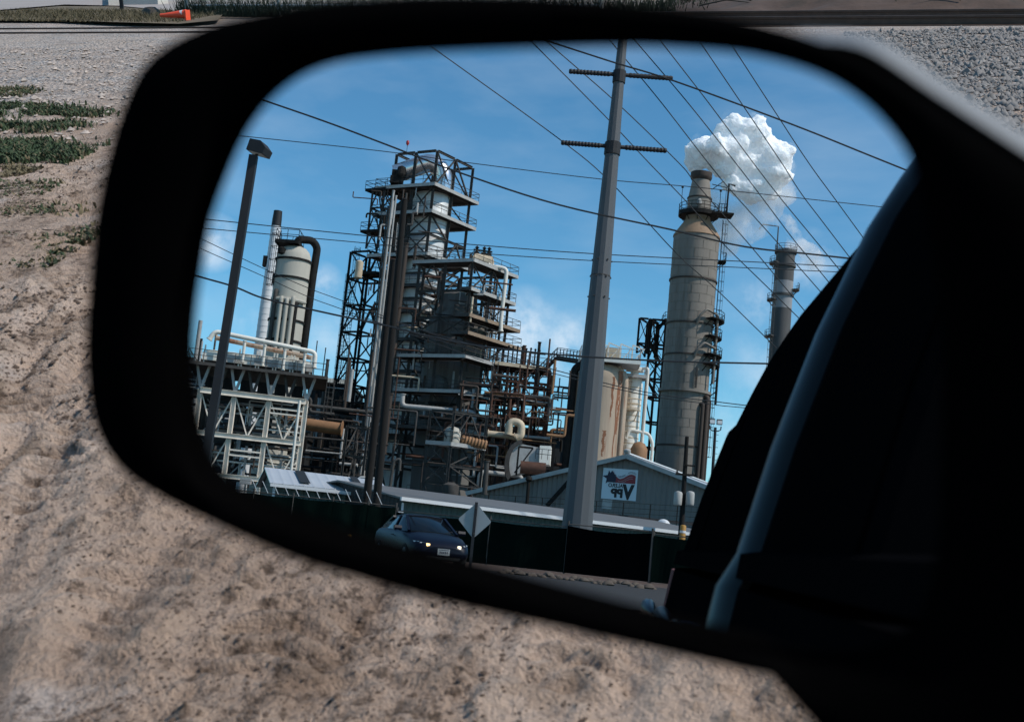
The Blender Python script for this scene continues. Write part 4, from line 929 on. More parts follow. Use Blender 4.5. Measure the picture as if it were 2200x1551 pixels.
# ---------------- blue sedan facing us
def sedan(px, D, yaw, label):
    b0 = ground_at(px, D); h = np.array((math.sin(yaw), -math.cos(yaw), 0)); s = np.array((math.cos(yaw), math.sin(yaw), 0))
    t = thing('parked_sedan', b0, label, 'car')
    def q(x, y, z): return b0+h*x+s*y+UP*z
    st = [(-2.28, .45, .68, .45, .80), (-2.2, .30, .78, .40, .95), (-1.6, .22, .84, .35, 1.01), (-.6, .20, .86, .33, 1.0), (.6, .20, .86, .33, .97), (1.05, .20, .86, .33, .94), (1.6, .22, .84, .34, .86), (2.0, .24, .79, .36, .76), (2.2, .28, .70, .40, .66), (2.28, .34, .58, .45, .58)]
    loops = []
    for x, zb, w, zm, zt in st:
        half = [(w*.80, zb), (w*.97, zb+.10), (w, (zb+zt)/2), (w*.96, zt-.12), (w*.86, zt-.03), (w*.5, zt+.012), (0, zt+.025)]
        loops.append([q(x, y, z) for y, z in half] + [q(x, -y, z) for y, z in half[::-1][1:]])
    M = MB(); M.loft(loops); body = M.build('body', 'navy_paint', t, 40)
    gl = [(-1.75, 1.0, .62, .0), (-1.0, 1.33, .56, .0), (-.1, 1.40, .56, .0), (.25, 1.37, .56, .0), (1.10, .955, .66, .0)]
    loops = []
    for x, zt, w, _ in gl:
        zb = .93; wb = .76; zz = max(zt, zb+.02); loops.append([q(x, wb, zb), q(x, w+.02, zz-.05), q(x, w-.06, zz), q(x, 0, zz+.02), q(x, -w+.06, zz), q(x, -w-.02, zz-.05), q(x, -wb, zb)])
    M = MB(); M.loft(loops); M.build('glasshouse', 'car_glass', t, 30)
    M = MB(); rl = []
    for x, zt, w, _ in gl[1:4]: rl.append([q(x, w-.0, zt-.045), q(x, w-.05, zt+.012), q(x, 0, zt+.035), q(x, -w+.05, zt+.012), q(x, -w, zt-.045), q(x, 0, zt+.0)])
    M.loft(rl); M.build('roof', 'navy_paint', t, 40)
    for sg in (1, -1):
        for (p0, p1, w) in (((1.12, .70, .95), (.28, .555, 1.36), .07), ((-1.72, .64, 1.0), (-1.0, .555, 1.32), .10)):
            M = MB(); M.bar(q(p0[0], sg*p0[1], p0[2]), q(p1[0], sg*p1[1], p1[2]), w, .05); M.build('pillar', 'navy_paint', t)
        M = MB(); M.bar(q(-.15, sg*.775, .95), q(-.2, sg*.59, 1.36), .06, .04); M.build('pillar', 'navy_paint', t)
        M = MB(); c = q(.78, sg*.93, 1.0); M.loft([[c+h*dx+s*sg*dy+UP*dz for dx, dz in ((.07, -.06), (.09, .0), (.06, .07), (-.05, .07), (-.06, -.06))] for dy in (-.10, .11)]); M.build('door_mirror', 'navy_paint', t)
        # lamps wrap the front corners
        M = MB(); lp = [(2.15, .36, .58), (2.19, .40, .66), (2.02, .66, .70), (1.86, .765, .705), (1.93, .745, .615), (2.12, .60, .575)]
        M.prism([q(x+.05, sg*y, z) for x, y, z in lp], -h*.10); lo_ = M.build('headlight', 'lamp_clear', t)
        M = MB(); M.lathe(q(2.09, sg*.60, .63), [(.0, -.055), (.05, -.04), (.062, 0), (.05, .04), (0, .055)], 12); M.build('lamp_bowl', 'lamp_clear', lo_, 60)
        M = MB(); c = q(2.22, sg*.44, .625); M.box(c, (.06, .09, .07), (h, s, UP)); M.build('turn_lamp', 'lamp_lit' if sg < 0 else 'lamp_lit_white', lo_)
        for wx in (-1.35, 1.40):
            cw = q(wx, sg*.76, .31); ring = lambda r_, o: [cw+h*r_*math.cos(a)+UP*r_*math.sin(a)+s*sg*o for a in np.linspace(0, 2*math.pi, 25)[:-1]]
            M = MB(); M.loft([ring(.30, -.1), ring(.31, -.05), ring(.31, .06), ring(.28, .10)]); w_ = M.build('wheel', 'rubber', t, 40)
            M = MB(); M.loft([ring(.19, .09), ring(.19, .105), ring(.06, .115)]); M.build('rim', 'light_steel', w_, 40)
        M = MB(); M.tube([q(.0, sg*.86, .80), q(.02, sg*.885, .80), q(.16, sg*.885, .80), q(.18, sg*.86, .80)], .014, 6); M.build('door_handle', 'dark_steel', t)
        M = MB(); M.bar(q(-.9, sg*.868, .38), q(1.0, sg*.868, .38), .05, .012); M.build('side_moulding', 'dark_steel', t)
    M = MB(); M.box(q(2.275, 0, .47), (.012, .34, .17), (h, s, UP)); pl = M.build('number_plate', 'plate_white', t)
    M = MB(); M.box(q(2.283, 0, .525), (.006, .28, .018), (h, s, UP)); M.build('plate_band', 'sign_navy', pl)
    M = MB(); [M.box(q(2.283, -.10+.05*k, .455), (.006, .028, .055), (h, s, UP)) for k in range(5)]; M.build('plate_marks', 'sign_navy', pl)
    M = MB(); M.loft([[q(2.23, y, z) for y, z in ((-.5, .34), (.5, .34), (.46, .25), (-.46, .25))], [q(2.30, y, z) for y, z in ((-.48, .335), (.48, .335), (.44, .26), (-.44, .26))]]); M.build('bumper_intake', 'rubber', t)
    M = MB(); M.box(q(2.24, 0, .60), (.03, .30, .05), (h, s, UP)); M.build('grille', 'rubber', t)
    for y in (-.3, .35): M = MB(); M.bar(q(1.08, y, .965), q(.88, y+.42, 1.06), .018, .015); M.build('wiper', 'rubber', t)
    M = MB(); M.box(q(.3, -.05, 1.30), (.04, .22, .06), (h, s, UP)); M.build('interior_mirror', 'dark_steel', t)
    return t
sedan(921, 35.0, R(20), 'dark blue sedan with one amber lamp lit beside the diamond sign')
c = ground_at(867, 44); M = MB(); M.box(c+UP*1.45, (.34, .2, .28)); M.box(c+UP*.65, (.06, .06, 1.3)); tag(M.build('white_meter_box', 'trim_white'), 'small white box on a post behind the blue sedan roof', 'box')
# ================================================================== THE REFINERY
def frame_tower(root, Nc, l, r, Ls, Rs, zs, steel, cw=.32, bw=.28, brace=.7, seed=1, zmax=None, inner=False, brace_mat=None, bracew=None, skip=None):
    """open steel frame: columns on a grid, beams at each level, diagonals in the bays"""
    q = random.Random(seed); l = nrm((*l, 0)); r = nrm((*r, 0)); Nc = np.array((*Nc[:2], 0.0))
    pt = lambda i, j, z: Nc + l*Ls[i] + r*Rs[j] + UP*z
    nL, nR = len(Ls), len(Rs); per = [(i, j) for i in range(nL) for j in range(nR) if inner or i in (0, nL-1) or j in (0, nR-1)]
    top = lambda i, j: zs[-1] if zmax is None else zmax(i, j)
    for i, j in per:
        z1 = top(i, j); M = MB(); M.ibeam(pt(i, j, zs[0]), pt(i, j, z1), cw, cw); M.build('column', steel, root)
    edges = [((i, j), (i+1, j)) for i in range(nL-1) for j in range(nR) if inner or j in (0, nR-1)] + [((i, j), (i, j+1)) for i in range(nL) for j in range(nR-1) if inner or i in (0, nL-1)]
    for k, z in enumerate(zs[1:]):
        M = MB(); any_ = False
        for a, b_ in edges:
            if z > min(top(*a), top(*b_))+.01: continue
            p0, p1 = pt(*a, z), pt(*b_, z); d = nrm(p1-p0); M.ibeam(p0+d*cw*.52, p1-d*cw*.52, bw*.8, bw); any_ = True
        if any_: M.build('floor_beams', steel, root)
    for k in range(len(zs)-1):
        for a, b_ in edges:
            if q.random() > brace or zs[k+1] > min(top(*a), top(*b_))+.01: continue
            M = MB(); p0, p1 = pt(*a, zs[k]), pt(*b_, zs[k+1]); p2, p3 = pt(*b_, zs[k]), pt(*a, zs[k+1]); w = bracew or bw*.55
            m_ = q.random()
            if m_ < .4: M.bar(p0, p1, w, w*.8)
            elif m_ < .6: M.bar(p2, p3, w, w*.8)
            elif m_ < .8: M.bar(p0, p1, w, w*.8); M.bar(p2, p3, w, w*.5)
            else: mid = (p1+p3)/2; M.bar(p0, mid, w, w*.8); M.bar(p2, mid, w, w*.8)
            M.build('brace', brace_mat or steel, root)
    return pt
def platform(root, quad, th=.16, steel='mid_steel', rail=True, railh=1.1, edge='light_steel', posts=1.6):
    qd = [np.array(p, float) for p in quad]; M = MB(); M.prism(qd, UP*th); pf = M.build('platform', steel, root)
    M = MB()
    for i in range(len(qd)):
        a, b_ = qd[i], qd[(i+1) % len(qd)]; d = nrm(b_-a); n_ = nrm(np.cross(d, UP)); M.bar(a+n_*.04+UP*th*.4, b_+n_*.04+UP*th*.4, .06, th+.20)
    M.build('edge_beam', edge, pf)
    if rail:
        M = MB()
        for i in range(len(qd)):
            a, b_ = qd[i]+UP*th, qd[(i+1) % len(qd)]+UP*th; L = np.linalg.norm(b_-a); n_ = max(1, int(L/posts))
            for h in (railh, railh*.55): M.bar(a+UP*h, b_+UP*h, .055)
            for k in range(n_+1): M.bar(a+(b_-a)*k/n_, a+(b_-a)*k/n_+UP*railh, .055)
        M.build('railing', steel, pf)
    return pf
def ring_platform(root, c, r0, r1, z, a0=0, a1=2*math.pi, steel='mid_steel', edge='mid_steel', n=28, th=.15, rail=True):
    c = np.array((*c[:2], 0.0)); A_ = np.linspace(a0, a1, n); M = MB(); vs = []
    for a in A_:
        u = np.array((math.cos(a), math.sin(a), 0)); vs += [c+u*r0+UP*z, c+u*r1+UP*z, c+u*r1+UP*(z+th), c+u*r0+UP*(z+th)]
    M.v = [tuple(x) for x in vs]; M.f = [(4*i+k, 4*i+4+k, 4*i+4+(k+1) % 4, 4*i+(k+1) % 4) for i in range(n-1) for k in range(4)] + [(0, 1, 2, 3), (4*n-1, 4*n-2, 4*n-3, 4*n-4)]
    pf = M.build('platform', steel, root); M = MB(); P_ = [c+np.array((math.cos(a), math.sin(a), 0))*(r1-.04)+UP*(z+th) for a in A_]
    for h in (1.1, .6, .12): M.tube([p+UP*h for p in P_], .045, 4)
    for p in P_[::2]: M.bar(p, p+UP*1.1, .06)
    if rail: M.build('railing', edge, pf)
    M = MB()
    for a in A_[::4]:
        u = np.array((math.cos(a), math.sin(a), 0)); M.bar(c+u*r0+UP*(z-1.0), c+u*(r1-.2)+UP*z, .09)
    M.build('bracket', steel, pf); return pf
def ladder(root, p, q, n_, w=.5, steel='mid_steel', cage=True, parent_name='ladder'):
    p, q = np.array(p, float), np.array(q, float); n_ = nrm((*n_[:2], 0)); s = nrm(np.cross(UP, n_)); M = MB()
    for k in (-1, 1): M.bar(p+s*w/2*k, q+s*w/2*k, .06)
    L = np.linalg.norm(q-p)
    for k in range(int(L/.45)): u = p+(q-p)*(k+.5)/int(L/.45); M.bar(u-s*w/2, u+s*w/2, .04)
    if cage:
        for k in range(int(L/1.4)+1):
            u = p+(q-p)*min(1, k*1.4/L); M.tube([u+s*.38*math.cos(a)+n_*(.1+.62*math.sin(a)) for a in np.linspace(0, math.pi, 7)], .03, 4)
        for a in (.5, 1.57, 2.6): o = s*.38*math.cos(a)+n_*(.1+.62*math.sin(a)); M.bar(p+o, q+o, .035)
    return M.build(parent_name, steel, root)
def pipe(pts, r_, material, label, group='pipes of the refinery', name='process_pipe', flanges=True, parent=None):
    """a pipe run with rounded elbows and flanges"""
    pts = [np.array(p, float) for p in pts]; out = [pts[0]]
    for i in range(1, len(pts)-1):
        a, b_, c = pts[i-1], pts[i], pts[i+1]; e = min(r_*2.2, .45*np.linalg.norm(b_-a), .45*np.linalg.norm(c-b_)); p0 = b_+nrm(a-b_)*e; p1 = b_+nrm(c-b_)*e
        for u in np.linspace(0, 1, 6): out.append(p0*(1-u)**2+b_*2*u*(1-u)+p1*u**2)
    out.append(pts[-1]); M = MB(); M.tube(out, r_, 12)
    if parent is not None:
        o = M.build(name, material, parent, 50); return o
    t = tag(M.build(name, material, None, 50), label, 'pipe', group)
    if flanges:
        M = MB()
        for a, b_ in ((pts[0], pts[1]), (pts[-1], pts[-2])):
            d = nrm(b_-a); M.tube([a-d*.02, a+d*.08], r_*1.35, 12)
        f = M.build('flange', material, t, 50)
    return t
# ---------------- the big stack
D = 170.0; u = D/F
def lean_c(points, D): return np.mean([P(x, y, D)[0] for x, y in points])
cx = lean_c([(1481, 700), (1498, 540), (1463, 897)], D); c = np.array((cx, D, 0.0)); rb = 51*u
Zs = lambda y, x=1490: PZ(x, y, D)
t = thing('smokestack', c, 'big tan ringed smokestack with necked top venting white steam', 'smokestack')
M = MB(); M.lathe(c, [(rb*1.02, 0), (rb*1.0, Zs(900)), (rb*.985, Zs(512))], 48, cap=False); M.build('shell', 'stack_tan', t, 50)
M = MB(); M.lathe(c, [(rb*.985, Zs(511.9)), (rb*1.02, Zs(511)), (rb*1.0, Zs(507)), (28*u, Zs(474)), (27*u, Zs(470))], 48, cap=False); M.build('shoulder_cone', 'stack_rusty', t, 30)
M = MB(); M.lathe(c, [(27*u, Zs(469.9)), (26*u, Zs(430)), (25.5*u, Zs(426)), (20*u, Zs(390)), (19.5*u, Zs(386))], 40, cap=False); M.build('neck', 'stack_tan', t, 30)
M = MB(); M.lathe(c, [(19.6*u, Zs(388)), (23*u, Zs(384)), (24*u, Zs(380)), (23.8*u, Zs(371)), (21.5*u, Zs(371)), (21*u, Zs(380))], 40, cap=False); M.build('rim', 'brown_plate', t, 30)
for y, w in ((607, .13), (702, .13), (770, .08), (965, .12)):
    M = MB(); M.ring(c, rb*.99, Zs(y), w*1.2, .22, 48); M.build('stiffener_ring', 'brown_plate', t, 40)
M = MB(); M.ring(c, rb*.995, Zs(848), .45, .38, 48); M.build('ring_main', 'stack_tan', t, 40)
M = MB(); M.ring(c, 26*u, Zs(428), .10, .18, 40); M.build('stiffener_ring', 'brown_plate', t, 40)
ys = list(range(525, 1000, 19)); M = MB()
for k, y in enumerate(ys):
    M.ring(c, rb*(.987+.02*(y-512)/480), Zs(y), .012, .045, 48)
    for j in range(9):
        a = (j+.5*(k % 2))*2*math.pi/9; rr_ = rb*(.99+.018*(y-512)/480); z0, z1 = Zs(y+19), Zs(y); p = c+np.array((math.cos(a)*rr_, math.sin(a)*rr_, 0)); M.bar(p+UP*z0, p+UP*(z1-.0), .035)
M.build('plate_seams', 'seam_tan', t)
ring_platform(t, c, 27*u, 44*u, Zs(466), steel='dark_steel', edge='dark_steel', n=40, th=.6)
M = MB(); zb = Zs(462); pz = c+np.array((56*u, -6, 0)); M.box(c+np.array((47*u, -2, zb-.2)), (3.0, 2.6, .25)); 
for h in (.0, .55, 1.1):
    M.bar(c+np.array((34*u, -3.3, zb+h)), c+np.array((55*u, -3.3, zb+h)), .07); M.bar(c+np.array((55*u, -3.3, zb+h)), c+np.array((55*u, -.7, zb+h)), .07)
for x in (36, 42, 48, 55): M.bar(c+np.array((x*u, -3.3, zb-.1)), c+np.array((x*u, -3.3, zb+1.1)), .07)
M.tube([c+np.array((54*u, -3, zb)), c+np.array((55*u, -3, zb+4.2)), c+np.array((69*u, -3, zb+4.0))], .14, 6)
M.build('davit_landing', 'dark_steel', t)
for a, b_ in (((-26*u), 15), ((27*u), 0)):
    M = MB(); p = c+np.array((a*1.6, -1, zb)); M.bar(p, p+UP*3.5, .07); M.lathe(p+UP*3.5, [(.05, 0), (.2, .1), (.15, .3), (0, .35)], 8); M.build('beacon', 'dark_steel', t)
M = MB(); p = c+np.array((24*u, -.6, Zs(395))); M.bar(p-UP*.0, p+np.array((2.2, 0, -.3)), .1); M.bar(p+np.array((0, 0, -.8)), p+np.array((1.6, 0, .6)), .1); M.bar(p+np.array((2.1, 0, -.3)), p+np.array((2.1, 0, -5)), .06); M.build('davit', 'dark_steel', t)
M = MB(); M.lathe(c+np.array((-3.5*u, -26.6*u, Zs(440))), [(0, -.5), (.34, -.35), (.36, .2), (.0, .55)], 10); M.build('port_plate', 'light_steel', t)
# side walkway platforms, ladder and downpipes on the right-hand side
for k, y in enumerate((690, 727, 766, 786)):
    ring_platform(t, c, rb*1.01, rb*1.01+(1.5 if k % 2 == 0 else 1.3), Zs(y), -1.0, .35, 'dark_steel', 'dark_steel', 12)
ring_platform(t, c, rb*1.01, rb*1.01+1.1, Zs(560), -.35, .25, 'dark_steel', 'dark_steel', 6)
ladder(t, c+np.array((rb*1.08, -.7, Zs(980))), c+np.array((rb*1.06, -.7, Zs(470))), (1, -.3), .6, 'dark_steel')
for dx, dy, y0, y1, r_ in ((.60, -.82, 872, 1000, .28), (.78, -.66, 856, 1000, .36), (.93, -.42, 860, 1000, .2)):
    p = c+np.array((rb*dx*1.12, rb*dy*1.12, 0)); pipe([p+UP*.2, p+UP*Zs(y0), p*0+c+np.array((rb*dx, rb*dy, Zs(y0)))], r_, 'brown_plate', '', parent=t, name='downpipe')
for y, (x0, x1) in ((686, (1510, 1546)), (757, (1505, 1545))):
    z = Zs(y); p0 = c+np.array((.15*rb, -rb*1.0, z-1.2)); pipe([p0, p0+np.array((.2, -.5, 1.0)), c+np.array((.5*rb, -rb*1.15, z+.9)), c+np.array((rb*1.05, -rb*.75, z+.4)), c+np.array((rb*1.05, -rb*.75, z-4.6))], .17, 'stack_tan', '', parent=t, name='bent_pipe')
p = c+np.array((.30*rb, -rb*1.06, 0)); M = MB(); M.bar(p+UP*Zs(840), p+UP*Zs(795), .22)
for k in range(7): z = Zs(836-k*6); M.bar(p+UP*z, p+UP*z+np.array((-.1, .9, 0)), .10)
M.build('spray_header', 'mid_steel', t)
pq = c+np.array((rb*1.28, -rb*.4, 0)); pipe([pq+UP*Zs(868), pq+UP*Zs(770), pq+UP*Zs(770)-np.array((rb*.3, 0, 0))], .18, 'dark_steel', '', parent=t, name='side_pipe')
for y in (800, 826, 852): M = MB(); M.bar(c+np.array((rb, -rb*.3, Zs(y))), c+np.array((rb*1.32, -rb*.4, Zs(y)+1.0)), .14); M.build('bracket', 'dark_steel', t)
# ---------------- black stair trestle left of the stack
D2 = 177.0; n0 = col_x(1409, 960, D2); t = thing('stair_trestle', n0, 'black braced stair trestle standing against the big stack', 'steel tower')
z680, z735, z770, z810, z850, z905, z960 = (PZ(1385, y, D2) for y in (684, 738, 772, 812, 852, 905, 960))
wl = 32*D2/F
pt_ = frame_tower(t, n0, (-1, .1), (.45, .9), [0, wl], [0, 3.5], [0, z960, z905, z850, z810, z770, z735, z680], 'dark_steel', .34, .28, .6, 5, bracew=.17)
frame_tower(t, n0+np.array((-wl, .0, 0)), (-1, .1), (.45, .9), [.3, 26*D2/F], [0, 3.5], [z735-1.5, z735, z680], 'dark_steel', .3, .26, .6, 6, bracew=.17)
0 and frame_tower(t, n0+np.array((.6, .0, 0)), (1, .1), (.45, .9), [0, 2.6], [0, 3.5], [0, z905, z850, z810, z770, z735, z680], 'dark_steel', .34, .3, .8, 8, bracew=.22)
pl = n0+np.array((-wl, 0, 0))
for k, (z0, z1) in enumerate(((z735, z680), (z770, z735), (z810, z770), (z850, z810))):
    M = MB(); a, b_ = n0+np.array((-wl*.9, .6, z0)), n0+np.array((-.3, .6, z1))
    if k % 2: a, b_ = n0+np.array((-.3, .6, z0)), n0+np.array((-wl*.9, .6, z1))
    for dy in (0, .9): M.bar(a+np.array((0, dy, 0)), b_+np.array((0, dy, 0)), .12, .26)
    for j in range(14): s_ = a+(b_-a)*(j+.5)/14; M.box(s_+np.array((0, .45, 0)), (.28, .9, .05))
    for h in (1.0,): M.bar(a+UP*h, b_+UP*h, .06)
    M.build('stair_flight', 'dark_steel', t)
platform(t, [n0+np.array((-wl*.1, -.3, z680)), n0+np.array((2.3, -.3, z680)), n0+np.array((2.3, 3.3, z680)), n0+np.array((-wl*.1, 3.3, z680))], steel='dark_steel', edge='dark_steel')
# ---------------- far stack with bands
D = 222.0; u = D/F; cx = lean_c([(1690, 560), (1681, 640), (1674, 715)], D); c = np.array((cx, D, 0.0)); Zs = lambda y, x=1682: PZ(x, y, D)
t = thing('banded_stack', c, 'farther dark stack with pale bands beside the car edge', 'smokestack'); r_ = 20.5*u
for y0, y1, m_ in ((1010, 664, 'far_dark'), (664, 637, 'far_pale'), (637, 605, 'far_pale'), (605, 574, 'far_dark'), (574, 540, 'far_dark')):
    M = MB(); M.lathe(c, [(r_*(1.0+.06*(y0-540)/400), max(0, Zs(y0)+.01)), (r_*(1.0+.06*(y1-540)/400), Zs(y1))], 32, cap=False); M.build('band', m_, t, 50)
for y in (545, 574, 637): M = MB(); M.ring(c, r_*1.0, Zs(y), .3, .4, 32); M.build('stiffener_ring', 'far_dark', t, 40)
ring_platform(t, c, r_, r_*1.18, Zs(541), steel='far_dark', edge='far_dark', n=24)
for y in (569, 648, 727): ring_platform(t, c, r_*1.03, r_*1.65, Zs(y), 2.5, 3.9, 'far_dark', 'far_dark', 10)
ring_platform(t, c, r_*1.03, r_*1.7, Zs(623), -.7, .5, 'far_dark', 'far_dark', 10)
ladder(t, c+np.array((-r_*1.08, -1.2, Zs(1000))), c+np.array((-r_*1.05, -1.2, Zs(560))), (-1, -.5), .8, 'far_dark')
M = MB(); p = c+np.array((-r_*1.1, -1, Zs(541))); M.tube([p, p+UP*4.5, p+np.array((-3, 0, 4.6)), p+np.array((-3.6, 0, 3.6))], .14, 6); M.build('davit', 'far_dark', t)
# ---------------- steam
def steam(name, puffs, D, label, m_, seed, dispS=1.0, vox=.45):
    bm = bmesh.new(); r = np.random.RandomState(seed)
    for x, y, rad in puffs:
        p = T(P(x, y, D+r.randn()*rad*.25*D/F)); ret = bmesh.ops.create_icosphere(bm, subdivisions=3, radius=rad*D/F); bmesh.ops.translate(bm, verts=ret['verts'], vec=Vector(p))
    base = Vector(T(P(puffs[0][0], puffs[0][1], D))); bmesh.ops.translate(bm, verts=bm.verts, vec=-base)
    me = bpy.data.meshes.new(name); bm.to_mesh(me); bm.free(); o = bpy.data.objects.new(name, me); COL.objects.link(o); o.location = base; me.materials.append(MATS[m_])
    rm_ = o.modifiers.new('join', 'REMESH'); rm_.mode = 'VOXEL'; rm_.voxel_size = vox
    for k, (sz, st) in enumerate(((3.4, 3.0*dispS), (1.5, 1.1*dispS), (.6, .28*dispS))):
        tx = bpy.data.textures.new('billow%d' % k, 'CLOUDS'); tx.noise_scale = sz; tx.noise_depth = 3
        dm = o.modifiers.new('billow%d' % k, 'DISPLACE'); dm.texture = tx; dm.texture_coords = 'GLOBAL' if False else 'LOCAL'; dm.strength = st; dm.mid_level = .55
    return tag(o, label, 'steam', kind='stuff')
DS = 176.0
steam('steam_plume', [(1510, 364, 13), (1508, 352, 22), (1500, 332, 30), (1535, 318, 38), (1575, 318, 44), (1592, 275, 34), (1585, 258, 18), (1625, 270, 24), (1640, 300, 36), (1668, 340, 38), (1672, 375, 34), (1640, 365, 44), (1600, 360, 44), (1655, 405, 30), (1615, 405, 34), (1580, 400, 24), (1545, 355, 30), (1690, 350, 20), (1490, 352, 18), (1560, 285, 22)], DS, 'dense white steam billowing from the big tan stack', 'steam', 3, 1.0, .30)
steam('steam_veil', [(1506, 346, 30), (1500, 332, 36), (1535, 316, 44), (1580, 312, 52), (1590, 268, 40), (1630, 280, 36), (1672, 345, 46), (1650, 390, 48), (1600, 380, 48), (1680, 395, 30)], DS-.5, 'faint veil of vapour around the dense steam plume', 'steam_veil', 5, 1.2, .6)
steam('steam_trail', [(1590, 440, 46), (1560, 470, 38), (1620, 450, 44), (1655, 440, 36), (1570, 520, 34), (1600, 500, 36), (1545, 430, 36), (1530, 395, 24), (1640, 480, 30), (1690, 415, 28)], DS+1, 'thin trailing steam fading below the dense plume', 'thin_steam', 4, 1.0, .7)
steam('steam_puff', [(1712, 520, 26), (1735, 545, 26), (1700, 495, 18), (1725, 570, 20), (1750, 560, 24), (1690, 470, 14)], 226, 'soft second steam puff drifting behind the banded stack', 'steam_dense', 6, 1.0, .8)
# ---------------- tall steel tower with the silver column
D = 148.0; u = D/F; near = col_x(898, 700, D); l = np.array((-.86, .51)); r2 = np.array((.60, .80)); l /= np.linalg.norm(l); r2 /= np.linalg.norm(r2)
Zt = lambda y, x=900: PZ(x, y, D)
L1 = 95*u/.86; Rr = 82*u/.60*.95
t = thing('tall_steel_tower', near, 'tall open steel tower around the silver column, highest structure', 'steel tower'); tall = t
lv = [0] + [Zt(y) for y in (1010, 945, 880, 815, 755, 695, 640, 585, 545, 500, 456, 398, 320)]
pt_ = frame_tower(t, near, l, r2, [0, L1*.52, L1], [0, Rr*.5, Rr], lv, 'mid_steel', .36, .30, .62, 12, brace_mat='mid_steel', bracew=.20, zmax=lambda i, j: lv[-1])
n3 = np.array((*near[:2], 0.0)); l3, r3 = np.array((*l, 0)), np.array((*r2, 0))
for y in (398, 456, 548):
    e = .8; qd = [n3-l3*e-r3*e, n3-l3*e+r3*(Rr+e), n3+l3*(L1+2.2)+r3*(Rr+e), n3+l3*(L1+2.2)-r3*e]; platform(t, [p+UP*Zt(y) for p in qd], .22, 'mid_steel', True, edge='light_steel')
for y in (612, 668, 730, 800, 870, 940):
    qd = [n3, n3+r3*Rr, n3+l3*(L1)+r3*Rr, n3+l3*L1]; platform(t, [p+UP*Zt(y) for p in qd], .2, 'dark_steel', True, edge='mid_steel')
# left-hand stair and lift frame of the same tower
t2 = thing('ladder_frame', n3+l3*(L1+4), 'dark lattice frame with ladders at the left of the tall tower', 'steel tower')
fr = frame_tower(t2, n3+l3*(L1+2.4), l, r2, [0, 3.2], [0, 3.0], [0]+[Zt(y, 770) for y in (1000, 940, 880, 820, 760, 700, 640, 580, 520)], 'dark_steel', .3, .24, 1.0, 3, bracew=.16)
fr = frame_tower(t2, n3+l3*(L1+.6)-r3*.8, l, r2, [0, 1.9], [0, 2.0], [Zt(520, 790)]+[Zt(y, 790) for y in (480, 430, 385)], 'mid_steel', .24, .2, 1.0, 4, bracew=.14)
for k, y in enumerate((390, 482, 575)):
    platform(t2, [n3+l3*(L1+a)+r3*b_+UP*Zt(y, 790) for a, b_ in ((.4, -1), (3.6, -1), (3.6, 1.5), (.4, 1.5))], .15, 'dark_steel', True, edge='dark_steel')
pz = n3+l3*(L1+3.6)-r3*.9
for k in range(2): ladder(t2, pz+l3*k*.9+UP*Zt(980, 750), pz+l3*k*.9+UP*Zt(515+60*k, 770), (-.5, -1), .55, 'dark_steel')
# silver column inside
cc = n3+l3*L1*.42+r3*Rr*.45; rc = 44*u
tc_ = thing('silver_column', cc, 'silver clad column inside the tall tower with a bent overhead duct', 'process column')
M = MB(); M.lathe(cc, [(rc*.96, 0), (rc*.96, Zt(600)), (rc, Zt(599)), (rc, Zt(412)), (rc*.9, Zt(400)), (rc*.5, Zt(390))], 40); M.build('shell', 'shell_silver', tc_, 40)
for y in (430, 470, 520, 575, 640, 700, 760): M = MB(); M.ring(cc, rc*.99, Zt(y), .06, .18, 40); M.build('cladding_band', 'light_steel', tc_, 40)
ez = Zt(352); c0 = cc+UP*Zt(392); A_ = [c0, cc+UP*(ez-1.2)] ; o_ = []
for a in np.linspace(0, math.pi*.62, 10): o_.append(cc+np.array((-1.9+1.9*math.cos(a), 0, 0))*1.0+UP*(ez-1.2+2.3*math.sin(a)))
M = MB(); M.tube([c0+np.array((1.2, -1, 0)), *[p+np.array((1.2, -1, 0)) for p in o_], o_[-1]+np.array((-2.5, -.6, -1.6))], 1.2, 20); M.build('overhead_duct', 'bright_metal', tc_, 50)
# equipment on the top deck
M = MB(); p = n3+l3*(L1*.75)+UP*Zt(375); p = p+np.array((-.9, 0, -.4)); M.box(p, (1.6, 1.5, .9)); M.box(p+np.array((-.4, 0, .9)), (.6, .8, .9)); M.lathe(p+np.array((.5, -.4, .4)), [(.6, 0), (.7, .3), (.5, 1.3), (.1, 1.5)], 12); tag(M.build('deck_equipment', 'dark_steel'), 'dark machinery on the top deck of the tall tower', 'machinery')
p = pt_(2, 0, lv[-1]); tb = thing('tower_beacon', p, 'red warning beacon on the tall tower\'s upper left corner', 'beacon')
M = MB(); M.bar(p+np.array((1.2, 0, 0)), p+np.array((1.2, 0, 1.4)), .05); M.build('beacon_stem', 'dark_steel', tb)
M = MB(); M.lathe(p+np.array((1.2, 0, 1.3)), [(.06, 0), (.2, .2), (.22, .5), (.12, .66), (0, .7)], 12); M.build('beacon_lamp', 'beacon_red', tb, 50)
